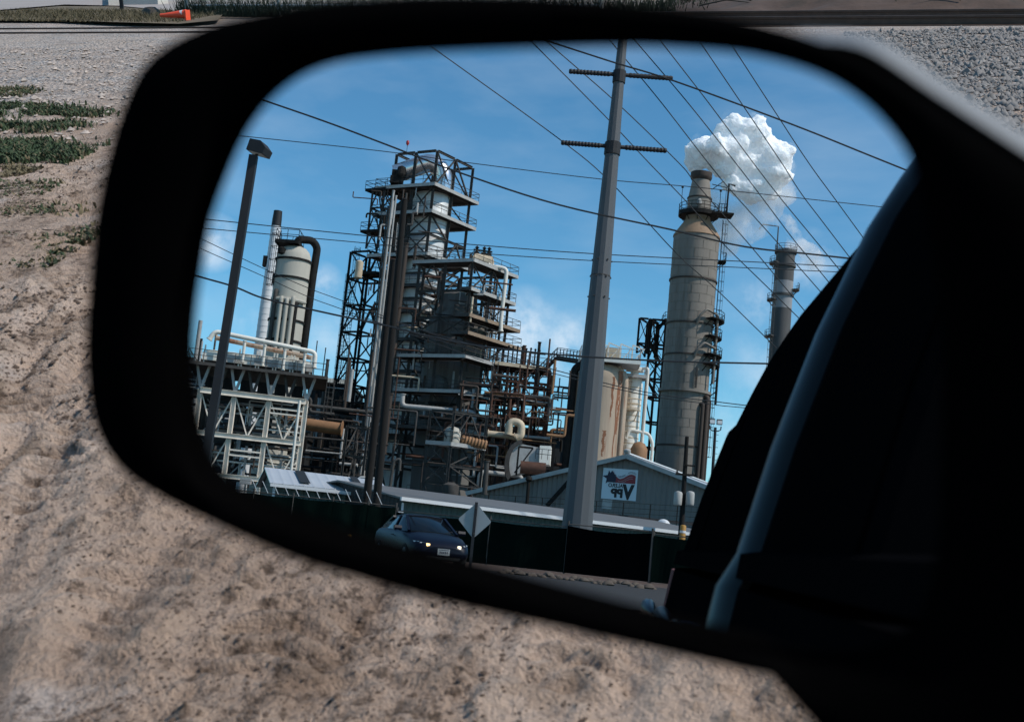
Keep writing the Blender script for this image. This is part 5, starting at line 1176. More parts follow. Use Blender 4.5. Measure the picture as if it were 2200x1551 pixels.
# long vertical risers at the tower's left face
for k, (px, y0, y1, m_, r_) in enumerate(((846, 410, 1040, 'light_steel', .13), (851, 420, 1040, 'light_steel', .11), (839, 430, 1030, 'mid_steel', .13), (833, 440, 1000, 'mid_steel', .10), (872, 520, 1000, 'brown_plate', .30), (826, 600, 1030, 'light_steel', .09), (820, 640, 1030, 'mid_steel', .09))):
    dd = 140.0; x = PX(px, (y0+y1)/2, dd) ; x = PX(px, y0, dd); p = np.array((x, dd+k*.2, 0)); pipe([p+UP*.3, p+UP*PZ(px, y0, dd)], r_, m_, 'tall vertical riser pipe on the left face of the tall tower', 'risers on the tall tower')
ladder(t, np.array((PX(856, 540, 141), 141, PZ(856, 540, 141))), np.array((PX(861, 480, 141), 141, PZ(861, 480, 141))), (0, -1), .8, 'light_steel')
M = MB(); c_ = P(771, 580, 147); M.lathe(c_-UP*1.2, [(.2, 0), (.48, .2), (.48, 2.2), (.2, 2.4)], 16); tag(M.build('hanging_drum', 'tan_pipe', smooth=50), 'upright tan drum hung on the left lattice frame', 'drum')
# dark column inside the tower's left half
cd_ = n3+l3*L1*.86+r3*1.6; td = thing('dark_column', cd_, 'dark slim column inside the left half of the tall tower', 'process column')
M = MB(); M.lathe(cd_, [(1.25, 0), (1.25, Zt(430)), (.8, Zt(420)), (.2, Zt(415))], 24); M.build('shell', 'brown_plate', td, 40)
for y in (500, 600, 700, 800, 900): M = MB(); M.ring(cd_, 1.25, Zt(y), .12, .2, 24); M.build('flange_ring', 'brown_plate', td)
# ---------------- squat vessel and its wrap-around decks
D = 141.0; u = D/F; cv = col_x(972, 800, D+4.5); cv[0] = PX(975, 760, D+4.5); rv = 68*u; Zt = lambda y, x=985: PZ(x, y, D)
tv = thing('squat_reactor', cv, 'broad dark reactor vessel with a conical top behind wrap-around decks', 'reactor vessel')
M = MB(); M.lathe(cv, [(rv*.9, 0), (rv, Zt(960)), (rv, Zt(688)), (rv*.62, Zt(646)), (rv*.58, Zt(622)), (rv*.3, Zt(612))], 48); M.build('shell', 'shell_dark', tv, 30)
for y in (690, 735, 850, 905): M = MB(); M.ring(cv, rv*.99, Zt(y), .12, .25, 48); M.build('stiffener_ring', 'shell_dark', tv, 40)
M = MB(); M.lathe(cv+np.array((-.35*rv, -rv*.96, Zt(830))), [(0, -1.3), (1.0, -.9), (1.3, 0), (1.0, .9), (0, 1.3)], 20); M.build('manway', 'shell_dark', tv, 50)
tl = thing('deck_tower', cv+np.array((3, -6, 0)), 'square steel deck tower wrapped round the broad dark reactor', 'steel tower')
nb = col_x(1003, 680, D-3); nb3 = np.array((*nb[:2], 0)); LB = 118*u/.86; RB = 84*u/.60
lv = [0] + [Zt(y) for y in (1000, 930, 852, 778, 728, 690, 632, 572)]
ptb = frame_tower(tl, nb3, l, r2, [0, LB*.5, LB], [0, RB*.5, RB], lv, 'mid_steel', .34, .28, .45, 9, bracew=.18)
for y, e in ((572, .6), (632, .6), (690, 1.2), (728, 1.4), (778, 1.5), (852, 1.5), (930, 1.2)):
    a, b_ = nb3-l3*e-r3*e, nb3-l3*e+r3*(RB+e); c_, d_ = nb3+l3*(LB+e)+r3*(RB+e), nb3+l3*(LB+e)-r3*e
    if y in (632, 690, 728): d_ = nb3+l3*(LB*.12)-r3*e; c_ = nb3+l3*(LB*.12)+r3*(RB+e)
    w_ = 2.6
    platform(tl, [p+UP*Zt(y) for p in (d_, a, a+l3*w_+r3*w_, d_+r3*w_)], .2, 'mid_steel', True, edge='light_steel' if y in (572, 778, 852) else 'mid_steel')
    platform(tl, [p+UP*Zt(y) for p in (a+r3*.003, b_, b_+l3*w_, a+l3*w_+r3*w_)], .2, 'mid_steel', True, edge='sunlit_brown_edge' if y in (690, 728) else 'light_steel')  # right-hand face: sunlight on the edges is put into their lighter colours
# overhead drum and machinery on deck
M = MB(); a, b_ = P(1016, 560, D+3), P(1056, 568, D+3); M.tube([a-np.array((.3, 0, 0)), a, b_, b_+np.array((.3, 0, 0))], [.3, .95, .95, .3], 18); od = M.build('overhead_drum', 'tan_pipe', None, 50); tag(od, 'tan horizontal drum on top of the deck tower', 'drum')
M = MB(); [M.box((a+b_)/2+np.array((x, -.2, -1.0)), (.25, 1.2, .8)) for x in (-.8, .8)]; M.build('saddle', 'mid_steel', od)
M = MB(); q_ = (a+b_)/2; [M.lathe(q_+np.array((dx, 0, .8)), [(.35, 0), (.35, .4), (.15, .5), (.15, .9), (.3, .95), (.05, 1.2)], 10) for dx in (-.8, .1, .7)]; M.bar(q_+np.array((-1.2, 0, 1.5)), q_+np.array((1.1, 0, 1.4)), .18); M.build('valve_cluster', 'dark_steel', od)
pipe([P(1050, 570, D), P(1089, 578, D), P(1076, 690, D), P(1076, 712, D)], .24, 'vessel_white', 'white downcomer pipe at the right edge of the deck tower', 'pipes of the deck tower')
for k in range(9):
    px = 1038+k*5.2; y0 = 590+rnd.random()*60; p = P(px, y0, D+7); x0 = np.array((p[0], p[1], 0)); pipe([x0+UP*Zt(800), x0+UP*p[2]], .09+.07*rnd.random(), ('mid_steel', 'light_steel', 'dark_steel')[k % 3], 'vertical pipe in the row at the right side of the deck tower', 'pipes of the deck tower')
# ---------------- blow-down: row of thin vent posts
for k in range(8):
    px = 1088+k*9.4; D = 136; p = P(px, 800+k*2.2, D); z = PZ(px+3, 742+k*1.6+rnd.random()*5, D); M = MB(); M.tube([p, np.array((p[0], p[1], z))], .10, 6); M.lathe((p[0], p[1], z), [(.12, 0), (.14, .1), (.05, .2)], 6)
    tag(M.build('vent_post', 'dark_steel'), 'thin dark vent post in the row right of the deck tower', 'post', 'row of thin vent posts')
# ---------------- lower rusty pipe structure right of the reactor
D = 134.0; u = D/F; tr = thing('rusty_pipe_structure', col_x(1105, 900, D), 'rusty brown pipe structure between the reactor and the tan vessel', 'steel tower')
nr3 = col_x(1045, 960, D); Zt = lambda y, x=1105: PZ(x, y, D); 
frame_tower(tr, nr3, (1, .10), (.1, 1), [0, 30*u, 60*u, 92*u, 120*u], [0, 4.5], [0]+[Zt(y) for y in (985, 940, 895, 855, 818, 785)], 'rust', .3, .26, .7, 21, bracew=.16, brace_mat='rust')
for y in (786, 856, 900, 942): platform(tr, [nr3+np.array((0, -.4, Zt(y))), nr3+np.array((121*u, -.4+1.2, Zt(y))), nr3+np.array((121*u, 4.9, Zt(y))), nr3+np.array((0, 4.7, Zt(y)))], .2, 'rust', True, edge='tan_pipe' if y == 786 else 'rust')
ladder(tr, col_x(1063, 800, D-1)+UP*Zt(912), col_x(1063, 800, D-1)+UP*Zt(775), (-.2, -1), .7, 'mid_steel')
ladder(tr, col_x(1170, 860, D-1)+UP*Zt(895), col_x(1172, 860, D-1)+UP*Zt(835), (1, -.4), .7, 'dark_steel')
# ---------------- walkway bridge up to the tan vessels
D = 137; t = thing('stair_bridge', P(1195, 765, D), 'dark stairway bridge rising to the top deck of the tan vessel', 'bridge')
a, b_, c_ = P(1156, 808, D), P(1196, 768, D), P(1246, 776, D-3)
for i, (p, q) in enumerate(((a, b_), (b_, c_))):
    M = MB()
    for dy in (0, 1.1): M.bar(p+np.array((0, dy, 0)), q+np.array((0, dy, 0)), .12, .34)
    if i == 0:
        for j in range(16): s_ = p+(q-p)*(j+.5)/16; M.box(s_+np.array((0, .55, .12)), (.3, 1.1, .05))
    else: M.prism([p+UP*.18, q+UP*.18, q+np.array((0, 1.1, .18)), p+np.array((0, 1.1, .18))], UP*.06)
    M.build('stair_flight' if i == 0 else 'walkway', 'dark_steel' if i == 0 else 'mid_steel', t)
    M = MB()
    for dy in (0, 1.1):
        for h in (.6, 1.15): M.bar(p+np.array((0, dy, h)), q+np.array((0, dy, h)), .06)
        for j in range(8): s_ = p+(q-p)*j/7+np.array((0, dy, 0)); M.bar(s_, s_+UP*1.15, .06)
    M.build('railing', 'dark_steel', t)
M = MB(); M.bar(col_x(1160, 860, D), a, .3); M.build('support_leg', 'dark_steel', t)
# ---------------- tan and white vessels
D = 130.0; u = D/F; Zt = lambda y, x=1300: PZ(x, y, D)
cx = PX(1289, 880, D); c = np.array((cx, D, 0.0)); r_ = 57*u
t = thing('tan_vessel', c, 'rust streaked tan vessel partly behind the thick steel pole', 'process vessel')
M = MB(); M.lathe(c, [(r_, 0), (r_, Zt(822)), (r_*.97, Zt(808)), (r_*.88, Zt(797)), (r_*.7, Zt(789)), (r_*.4, Zt(784)), (0.1, Zt(782))], 48); M.build('shell', 'vessel_tan', t, 40)
pipe([c+np.array((.80*r_, -r_*.66, Zt(985))), c+np.array((.80*r_, -r_*.68, Zt(815))), c+np.array((.55*r_, -r_*.5, Zt(790)))], .26, 'vessel_tan', '', parent=t, name='riser_pipe')
pipe([c+np.array((-r_*1.12, -.5, .5)), c+np.array((-r_*1.12, -.5, Zt(800))), c+np.array((-r_*.75, -.3, Zt(785)))], .42, 'dark_steel', '', parent=t, name='side_pipe')
rq = np.random.RandomState(4)
for a0, wd, y0, y1 in ((-.92, .085, 800, 935), (-1.00, .035, 806, 985), (-1.22, .05, 815, 900), (-.75, .03, 812, 870), (-1.42, .06, 930, 985)):     # rust runs down the shell
    vs = []; n_ = 26
    for k in range(n_):
        z = Zt(y0)+(Zt(y1)-Zt(y0))*k/(n_-1); w_ = wd*(.45+.9*rq.rand())*(1-.55*k/n_)+.006; a_ = a0+.02*math.sin(k*.5)
        for s_ in (-1, 1): vs.append(c+np.array((math.cos(a_+s_*w_)*(r_+.006), math.sin(a_+s_*w_)*(r_+.006), z)))
    M = MB(); M.v = [tuple(p) for p in vs]; M.f = [(2*k, 2*k+1, 2*k+3, 2*k+2) for k in range(n_-1)]; M.build('rust_run', 'rust_stain', t)
pc = c+np.array((0, 0, Zt(783)))
platform(t, [pc+np.array(p) for p in ((-r_*.95, -r_*.9, 0), (r_*1.25, -r_*1.1, 0), (r_*1.35, r_*.6, 0), (-r_*.95, r_*.6, 0))], .22, 'light_steel', True, 1.2, 'vessel_white', 1.1)
for k in range(4):
    zz = Zt(744)-pc[2]; M = MB(); p = pc+np.array((-r_*.4+k*.45*r_, -r_*.9, 0)); M.bar(p, p+UP*zz, .14); M.bar(p+UP*zz, p+np.array((.45*r_, 0, zz-.4)), .12); M.bar(p, p+np.array((.45*r_, 0, zz-.3)), .09); M.build('davit_frame', 'vessel_white', t)
M = MB(); M.box(pc+np.array((.3*r_, -.5, 1.0)), (1.6, 1.4, 1.5)); M.lathe(pc+np.array((-.2*r_, -.6, .3)), [(.5, 0), (.6, .3), (.5, 1.4), (.1, 1.7)], 12); M.build('top_nozzles', 'tan_pipe', t)
D = 133.0; u = D/F; cx = PX(1357, 880, D); c = np.array((cx, D, 0.0)); r_ = 19.5*u; Zt = lambda y, x=1357: PZ(x, y, D)
t = thing('white_vessel', c, 'slim white vessel with cage ladder right of the tan vessel', 'process vessel')
M = MB(); M.lathe(c, [(r_, 0), (r_, Zt(826)), (r_*.86, Zt(812)), (r_*.45, Zt(802)), (r_*.4, Zt(795))], 32); M.build('shell', 'vessel_white', t, 40)
for y in range(835, 985, 12): 
    M = MB(); M.ring(c, r_*.99, Zt(y), .03, .12, 32); M.build('insulation_band', 'tan_pipe', t, 40)
M = MB(); M.lathe(c+UP*Zt(799), [(r_*.5, 0), (r_*1.0, .1), (r_*1.0, .5), (r_*.5, .6)], 20); M.build('top_flange', 'vessel_white', t, 40)
ladder(t, c+np.array((-r_*.75, -r_*1.0, Zt(985))), c+np.array((-r_*.75, -r_*1.0, Zt(815))), (-.4, -1), .8, 'tan_pipe')
ring_platform(t, c, r_, r_+1.1, Zt(885), 3.3, 5.0, 'tan_pipe', 'tan_pipe', 9)
pc = c+UP*Zt(812); platform(t, [pc+np.array(p) for p in ((-r_*1.9, -r_*1.6, 0), (r_*1.1, -r_*1.6, 0), (r_*1.2, r_, 0), (-r_*1.9, r_, 0))], .16, 'light_steel', True, 1.2, 'light_steel', 1.0)
pipe([c+np.array((r_*1.35, -r_, .5)), c+np.array((r_*1.35, -r_, Zt(790))), c+np.array((r_*.5, -r_*.4, Zt(792)))], .17, 'vessel_white', '', parent=t, name='side_pipe')
p = col_x(1380, 960, 132); pipe([p+np.array((-1.9, 0, Zt(945))), p+np.array((-1.5, 0, Zt(925))), p+np.array((.6, 0, Zt(930))), p+np.array((1.1, 0, Zt(950))), p+np.array((1.1, 0, .3))], .17, 'vessel_white', 'white arched pipe between the white vessel and the big stack')
c = col_x(1373, 965, 128); M = MB(); z = PZ(1373, 975, 128); M.lathe(c, [(.7, z-2), (.85, z-1.2), (.9, z+.5), (.6, z+1.1), (.1, z+1.3)], 18); tag(M.build('orange_drum', 'orange_pipe', smooth=50), 'small orange drum at the foot of the white vessel', 'drum')
# ---------------- blower casing
D = 122.0; u = D/F; t = thing('blower_casing', col_x(1125, 1000, D), 'pale curved blower casing with a bright square end at the plant foot', 'duct')
arc = [P(1100+ -28*math.cos(a)+ 22, 1000-46*math.sin(a), D) for a in np.linspace(-.5, math.pi*.5, 14)]
body = arc + [P(1167, 963, D), P(1165, 1000, D), P(1128, 1012, D)]
M = MB(); M.prism(body, np.array((.3, 3.4, 0))); M.build('casing', 'light_steel', t, 30)
rim_ = [P(1100-38*math.cos(a)+22, 1000-55*math.sin(a), D-.3) for a in np.linspace(-.6, math.pi*.5, 14)]
M = MB(); M.loft([[a+np.array((0, 0, 0)), b_, b_+np.array((0, 3.5, 0)), a+np.array((0, 3.5, 0))] for a, b_ in zip(rim_, [p+np.array((0, -.3, 0)) for p in arc])]); M.build('scroll_rim', 'mid_steel', t, 30)
M = MB(); M.prism([P(1160, 957, D-.4), P(1184, 958, D-.4), P(1181, 998, D-.4), P(1158, 996, D-.4)], np.array((.2, 3, 0))); M.build('end_panel', 'vessel_white', t)
a, b_ = P(1118, 1003, D-3), P(1172, 1008, D-3); M = MB(); M.tube([a, b_], .62, 16); M.build('fan_motor', 'rust', t, 50)
M = MB(); q_ = P(1112, 990, D-3); M.bar(q_+UP*-1.4, q_+UP*1.4, .18); M.bar(q_+UP*1.4, q_+np.array((1.4, 0, 1.4)), .18); M.bar(q_+np.array((1.4, 0, 1.4)), q_+np.array((-.2, 0, -1.2)), .14); M.build('motor_stand', 'dark_steel', t)
M = MB(); a = P(1150, 985, D-3); [M.bar(a+np.array((x, 0, 0)), a+np.array((x, 0, 1.0)), .05) for x in (0, .6, 1.2, 1.8)]; [M.bar(a+UP*h, a+np.array((1.8, 0, h)), .05) for h in (.5, 1.0)]; M.build('railing', 'dark_steel', t)
pipe([P(1048, 931, 126), P(1092, 936, 126), P(1115, 941, 126)], .32, 'tan_pipe', 'tan pipe elbow run low in the rusty structure')
pipe([P(1092, 934, 125), P(1096, 904, 125), P(1121, 909, 125), P(1119, 936, 125), P(1108, 940, 125)], .40, 'tan_pipe', 'thick tan square pipe loop above the pale blower')
# ---------------- grey cage in front with a small tan vessel
D = 118.0; u = D/F; nc = col_x(969, 950, D); Zt = lambda y, x=965: PZ(x, y, D)
t = thing('front_cage', nc, 'light grey braced steel cage in front of the dark reactor', 'steel tower'); lc = np.array((-.93, .36)); rc2 = np.array((.86, .5))
frame_tower(t, nc, lc, rc2, [0, 52*u/.93], [0, 70*u/.86], [0, Zt(1040), Zt(1000), Zt(955), Zt(883)], 'mid_steel', .26, .22, 1.0, 31, bracew=.13, brace_mat='mid_steel')
lc3, rc3 = nrm((*lc, 0)), nrm((*rc2, 0))
platform(t, [nc+UP*Zt(955)+p for p in (lc3*2.4-rc3*.3, -lc3*.3-rc3*.3, -lc3*.3+rc3*3.6, lc3*2.4+rc3*3.6)], .18, 'mid_steel', True, edge='light_steel')
M = MB(); a = nc+rc3*.9+lc3*.8; M.lathe(a, [(.75, Zt(956)), (.80, Zt(952)), (.80, Zt(924)), (.55, Zt(917)), (.1, Zt(914))], 20); tag(M.build('tan_drum', 'vessel_grey', smooth=40), 'upright tan drum standing inside the grey front cage', 'drum')
M = MB(); q0 = a+UP*Zt(940)+np.array((.9, .2, 0)); M.tube([q0+np.array((.16*k, 0, -.02*k)) for k in range(17)], [.52 if k % 2 else .40 for k in range(17)], 14); tag(M.build('ribbed_duct', 'orange_pipe', smooth=20), 'ribbed brown bellows duct beside the upright tan drum', 'duct')
c = col_x(968, 1050, 116); M = MB(); M.lathe(c, [(.2, PZ(968, 1062, 116)-1.5), (.8, PZ(968, 1062, 116)), (.8, PZ(968, 1042, 116)), (.3, PZ(968, 1036, 116))], 18); tag(M.build('grey_drum', 'mid_steel', smooth=40), 'short grey drum at the foot of the front cage', 'drum')
# left front small frame
D = 120.0; nc = col_x(786, 960, D); t = thing('small_braced_frame', nc, 'thin grey braced frame low at the left of the wooden poles', 'steel frame'); Zt = lambda y, x=765: PZ(x, y, D)
frame_tower(t, nc, (-1, .15), (.2, 1), [0, 46*D/F], [0, 3.0], [0, Zt(980), Zt(915)], 'mid_steel', .24, .2, 1.0, 44, bracew=.12)
# ---------------- pale pipe rack with fan deck at left
D = 108.0; u = D/F; tR = thing('pipe_rack', col_x(540, 950, D), 'cream painted pipe rack carrying fan deck and white header pipe', 'pipe rack')
colx = [(-.0, PX(422, 900, D)), (1, PX(495, 915, D)), (2, PX(566, 948, D)), (3, PX(637, 935, D))]; dr = nrm((1, .16, 0)); bk = np.array((-.16, 1.0, 0)); bk /= np.linalg.norm(bk)
c00 = np.array((colx[0][1], D, 0)); S_ = [0, 73*u*1.0, 146*u*1.01, 222*u*1.02]; Zt = lambda y, x=530: PZ(x, y, D+2)
zt = Zt(850); zm = Zt(940); zb = Zt(1026); zp = Zt(799); depth = 9.0
for j, dpt in enumerate((0, depth*.5, depth)):
    for i, s_ in enumerate(S_):
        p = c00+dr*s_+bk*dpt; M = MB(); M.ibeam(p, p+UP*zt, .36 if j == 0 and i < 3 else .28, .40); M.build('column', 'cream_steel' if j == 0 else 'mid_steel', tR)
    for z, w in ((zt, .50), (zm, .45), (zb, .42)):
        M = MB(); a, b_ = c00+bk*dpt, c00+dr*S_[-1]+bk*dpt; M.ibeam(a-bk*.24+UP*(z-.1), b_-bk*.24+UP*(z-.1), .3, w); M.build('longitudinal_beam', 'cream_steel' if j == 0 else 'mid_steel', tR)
for i, s_ in enumerate(S_):
    for z in (zt, zm, zb): M = MB(); M.ibeam(c00+dr*s_+UP*(z-.6), c00+dr*s_+bk*depth+UP*(z-.6), .25, .35); M.build('cross_beam', 'mid_steel', tR)
for i in range(3):
    for z0, z1 in ((zb, zm), (zm, zt)):
        a, b_ = c00+dr*S_[i]+bk*.3, c00+dr*S_[i+1]+bk*.3; m2 = (a+b_)/2
        if i != 1 or z0 == zm:
            M = MB(); M.bar(a+UP*z1, m2+UP*z0, .12); M.build('brace', 'cream_steel', tR); M = MB(); M.bar(b_+UP*z1, m2+UP*z0, .12); M.build('brace', 'cream_steel', tR)
        M = MB(); M.bar(m2+UP*z0+bk*2, m2+UP*(z0+(z1-z0)*.8)+bk*2, .2); M.build('inner_post', 'light_steel', tR)
        M = MB(); M.bar(a+bk*depth+UP*z0, b_+bk*depth+UP*z1, .15); M.build('brace', 'mid_steel', tR)
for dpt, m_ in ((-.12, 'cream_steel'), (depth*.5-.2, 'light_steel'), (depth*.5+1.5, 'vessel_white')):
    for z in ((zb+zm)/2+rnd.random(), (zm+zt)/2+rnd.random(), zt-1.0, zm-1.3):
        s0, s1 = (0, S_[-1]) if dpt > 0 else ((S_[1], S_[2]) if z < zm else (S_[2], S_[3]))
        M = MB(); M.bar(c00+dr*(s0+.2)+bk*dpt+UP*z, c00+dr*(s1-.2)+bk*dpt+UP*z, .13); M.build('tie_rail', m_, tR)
for i in range(3):
    for z0, z1 in ((zb, zm), (zm, zt)):
        a, b_ = c00+dr*S_[i]+bk*depth*.5, c00+dr*S_[i+1]+bk*depth*.5
        M = MB(); M.bar(a+UP*z0, b_+UP*z1, .11); M.build('brace', 'light_steel', tR); M = MB(); M.bar(b_+UP*z0, a+UP*z1, .11); M.build('brace', 'light_steel', tR)
# fan deck on V legs
for i, s_ in enumerate((0, S_[1], S_[2], S_[3], S_[1]*.5, (S_[1]+S_[2])/2, (S_[2]+S_[3])/2)):
    p = c00+dr*s_+UP*zt
    for sx in (-.55, .55): M = MB(); M.bar(p, p+dr*sx+UP*(zp-zt), .22); M.build('deck_leg', 'light_steel' if i < 4 else 'mid_steel', tR)
a = c00-dr*1.4-bk*1.0; b_ = c00+dr*(S_[-1]+1.6)-bk*1.0
platform(tR, [a+UP*zp, b_+UP*zp, b_+bk*(depth+1.5)+UP*zp, a+bk*(depth+1.5)+UP*zp], .08, 'mid_steel', True, 1.2, 'mid_steel', 1.3)
for k in range(6):
    s_ = .8+k*(S_[-1]-1.4)/5.2; p = c00+dr*s_+bk*3+UP*zp
    fb = thing('fan_cooler', p, 'box fan cooler in the row on the cream pipe rack', 'fan cooler', 'fan coolers on the pipe rack')
    M = MB(); M.box(p+UP*.9, (2.2, 5.5, .7), (dr, bk, UP)); M.build('fan_box', 'light_steel' if k % 2 else 'vessel_white', fb)
    M = MB(); M.lathe(p-bk*1.2+UP*1.25, [(.85, 0), (.95, .3), (.85, .35)], 16); M.build('fan_ring', 'vessel_white', fb, 40)
    M = MB(); M.box(p-bk*2.0-UP*1.6, (1.0, .9, 1.5), (dr, bk, UP)); M.build('fan_motor', 'dark_steel', fb)
    M = MB(); [M.bar(p+dr*x-bk*2.6+UP*.0, p+dr*x-bk*2.6+UP*1.9, .12) for x in (-.9, .9)]; M.build('fan_legs', 'vessel_white', fb)
pp0, pp1 = c00+dr*.6-bk*.4+UP*(zp+3.1), c00+dr*(S_[-1]+.3)-bk*.4+UP*(zp+2.3)
t = pipe([pp0-dr*.4-UP*.8, pp0, pp1, pp1-UP*1.4], .21, 'vessel_white', 'thick white header pipe along the top of the pipe rack', None)
pipe([pp0+bk*2.0-UP*.3, pp1+bk*2.0-UP*.3], .22, 'vessel_tan', 'tan header pipe behind the thick white one on the rack', None)
for k in range(5): p = pp0+(pp1-pp0)*(.1+.2*k); pipe([p-UP*.3, p-UP*2.2], .14, 'vessel_white', 'short white branch pipe dropping from the header on the rack', 'branch pipes on the rack')
for k in range(40):
    z = zb + (zt-zb)*rnd.random(); s0 = rnd.random()*S_[-1]*.6; s1 = s0+3+rnd.random()*8; d_ = 1.5+rnd.random()*6; p0 = c00+dr*s0+bk*d_+UP*z; p1 = c00+dr*min(s1, S_[-1])+bk*d_+UP*z
    pts = [p0, p1] if k % 3 else [p0-UP*2, p0, p1, p1+UP*2]
    pipe(pts, .07+.13*rnd.random()**2, ('light_steel', 'mid_steel', 'vessel_white', 'brown_plate')[k % 4], '', parent=tR, name='pipe')
ladder(tR, c00+dr*(S_[-1]+2.0)+UP*(zt-1), c00+dr*(S_[-1]+2.0)+UP*zp, (0, -1), .7, 'mid_steel')
p = col_x(643, 870, 105); M = MB(); M.tube([p, p+UP*PZ(640, 860, 105)], .12, 8); tag(M.build('drain_post', 'vessel_white', smooth=50), 'thin white upright pipe at the right end of the rack', 'pipe')
pipe([P(600, 902, 122), P(676, 914, 122), P(735, 922, 122)], .62, 'orange_pipe', 'thick orange-brown pipe crossing behind the rack')
# ---------------- domed grey column with looping black pipe; slim white stack
D = 127.0; u = D/F; cx = lean_c([(629, 560), (621, 640), (611, 740)], D); c = np.array((cx, D, 0.0)); r_ = 37.5*u; Zt = lambda y, x=620: PZ(x, y, D)
t = thing('domed_column', c, 'grey domed column with black rings and a looping black pipe', 'process column')
M = MB(); M.lathe(c, [(r_, 0), (r_, Zt(562)), (r_*.96, Zt(550)), (r_*.85, Zt(540)), (r_*.66, Zt(533)), (r_*.4, Zt(529)), (.3, Zt(528))], 48); M.build('shell', 'vessel_grey', t, 40)
for y in (563, 603, 694, 738, 650): M = MB(); M.ring(c, r_*.99, Zt(y), .14 if y != 650 else .05, .22, 48); M.build('ring', 'dark_steel', t, 40)
pipe([c+UP*Zt(530), c+UP*Zt(512)+np.array((.2, 0, 0)), c+np.array((.85*r_, .5*r_, Zt(508))), c+np.array((1.14*r_, .75*r_, Zt(520))), c+np.array((1.08*r_, .75*r_, Zt(590))), c+np.array((1.06*r_, .75*r_, .5))], .42, 'dark_steel', '', parent=t, name='overhead_pipe')
platform(t, [c+np.array(p)+UP*Zt(527) for p in ((-1.5*r_*.7, -1.5, 0), (.3*r_, -1.8, 0), (.3*r_, 1.5, 0), (-1.5*r_*.7, 1.5, 0))], .15, 'dark_steel', True, 1.2, 'dark_steel', 1.0)
for dx, y0, y1, m_ in ((-.62, 632, 760, 'mid_steel'), (-.20, 648, 760, 'vessel_grey'), (.12, 650, 760, 'vessel_grey'), (.45, 645, 760, 'vessel_grey'), (.62, 655, 760, 'dark_steel')):
    p = c+np.array((dx*r_, -r_*math.sqrt(1-dx*dx)-.35, 0)); pipe([p+UP*Zt(y1), p+UP*Zt(y0), p+UP*Zt(y0)+np.array((.0, .6, 0))], .22, m_, '', parent=t, name='riser_pipe')
M = MB(); M.tube([c+np.array((r_*1.1*math.cos(a), r_*1.1*math.sin(a), Zt(650))) for a in np.linspace(-2.4, -.4, 16)], .22, 8); M.build('ring_main', 'vessel_grey', t, 40)
M = MB(); M.lathe(c+np.array((-.62*r_, -r_*.79, Zt(546))), [(0, -.45), (.42, -.3), (.45, .2), (0, .5)], 12); M.build('manway', 'dark_steel', t, 50)
ladder(t, c+np.array((-r_*.98, -r_*.4, Zt(620))), c+np.array((-r_*.98, -r_*.4, Zt(508))), (-1, -.6), .6, 'dark_steel')
D = 134.0; u = D/F; cx = lean_c([(594, 460), (586, 560), (566, 700)], D); c = np.array((cx, D, 0.0)); Zt = lambda y, x=580: PZ(x, y, D)
t = thing('white_stack', c, 'slim white stack with a black tip behind the domed column', 'smokestack')
M = MB(); M.lathe(c, [(13.5*u, 0), (12.5*u, Zt(690)), (10.5*u, Zt(485))], 32, cap=False); M.build('shell', 'stack_white', t, 50)
M = MB(); M.lathe(c, [(10.6*u, Zt(485.5)), (10.3*u, Zt(470)), (9.2*u, Zt(452)), (8*u, Zt(452))], 32, cap=False); M.build('black_tip', 'black_paint', t, 50)
M = MB()
for y in range(495, 745, 13): M.ring(c, (10.4+2.3*(y-485)/230)*u, Zt(y), .03, .07, 32)
M.build('plate_seams', 'stack_white', t)
ladder(t, c+np.array((12.5*u, .3, Zt(740))), c+np.array((10.8*u, .3, Zt(490))), (1, 0), .5, 'mid_steel', False)
for y, dx in ((563, -12.5), (600, 11)): M = MB(); M.box(c+np.array((dx*u, 0, Zt(y))), (.55, .8, 1.2)); M.build('instrument_box', 'dark_steel', t)
# ---------------- dark plant at the far left and between rack and tower
def block(px0, px1, ytop, D, depth, m_, label, floors=3, seed=0, base=None):
    x0, x1 = PX(px0, 960, D), PX(px1, 960, D); z = PZ((px0+px1)/2, ytop, D); t = thing('process_building', np.array(((x0+x1)/2, D, 0)), label, 'building'); q = random.Random(seed)
    M = MB(); M.box(((x0+x1)/2, D+depth/2+.3, z/2), (x1-x0-.6, depth-.6, z-.02)); M.build('wall', m_, t)
    for k in range(floors): zz = z*(k+1)/floors; M = MB(); M.box(((x0+x1)/2, D+depth/2, zz), (x1-x0, depth, .35)); M.build('floor_slab', 'dark_steel', t)
    for k in range(5): x = x0+(x1-x0)*k/4; M = MB(); M.bar((x, D, 0), (x, D, z), .35); M.build('column', 'dark_steel', t)
    return t, x0, x1, z
t, x0, x1, z = block(370, 440, 770, 150, 12, 'far_dark', 'dark box-shaped plant building at the far left edge', 4)
M = MB(); M.tube([(x1-2, 149, z), (x1-2, 149, z+2.5)], .2, 8); M.build('roof_pipe', 'dark_steel', t)
t, x0, x1, z = block(640, 745, 824, 172, 14, 'siding_dark', 'dark low plant building between pipe rack and tall tower', 4)
M = MB(); M.box(((x0+x1)/2, 172, z+.5), (x1-x0-.2, 1.5, .6)); M.build('roof_edge', 'vessel_white', t)
t, x0, x1, z = block(452, 655, 868, 165, 14, 'siding_dark', 'dark plant building behind the cream pipe rack', 4)
t, x0, x1, z = block(745, 1055, 880, 178, 14, 'siding_dark', 'dark plant building behind the feet of the tall towers', 4)
t, x0, x1, z = block(1040, 1240, 925, 160, 14, 'siding_dark', 'dark plant building behind the pale blower casing', 3)
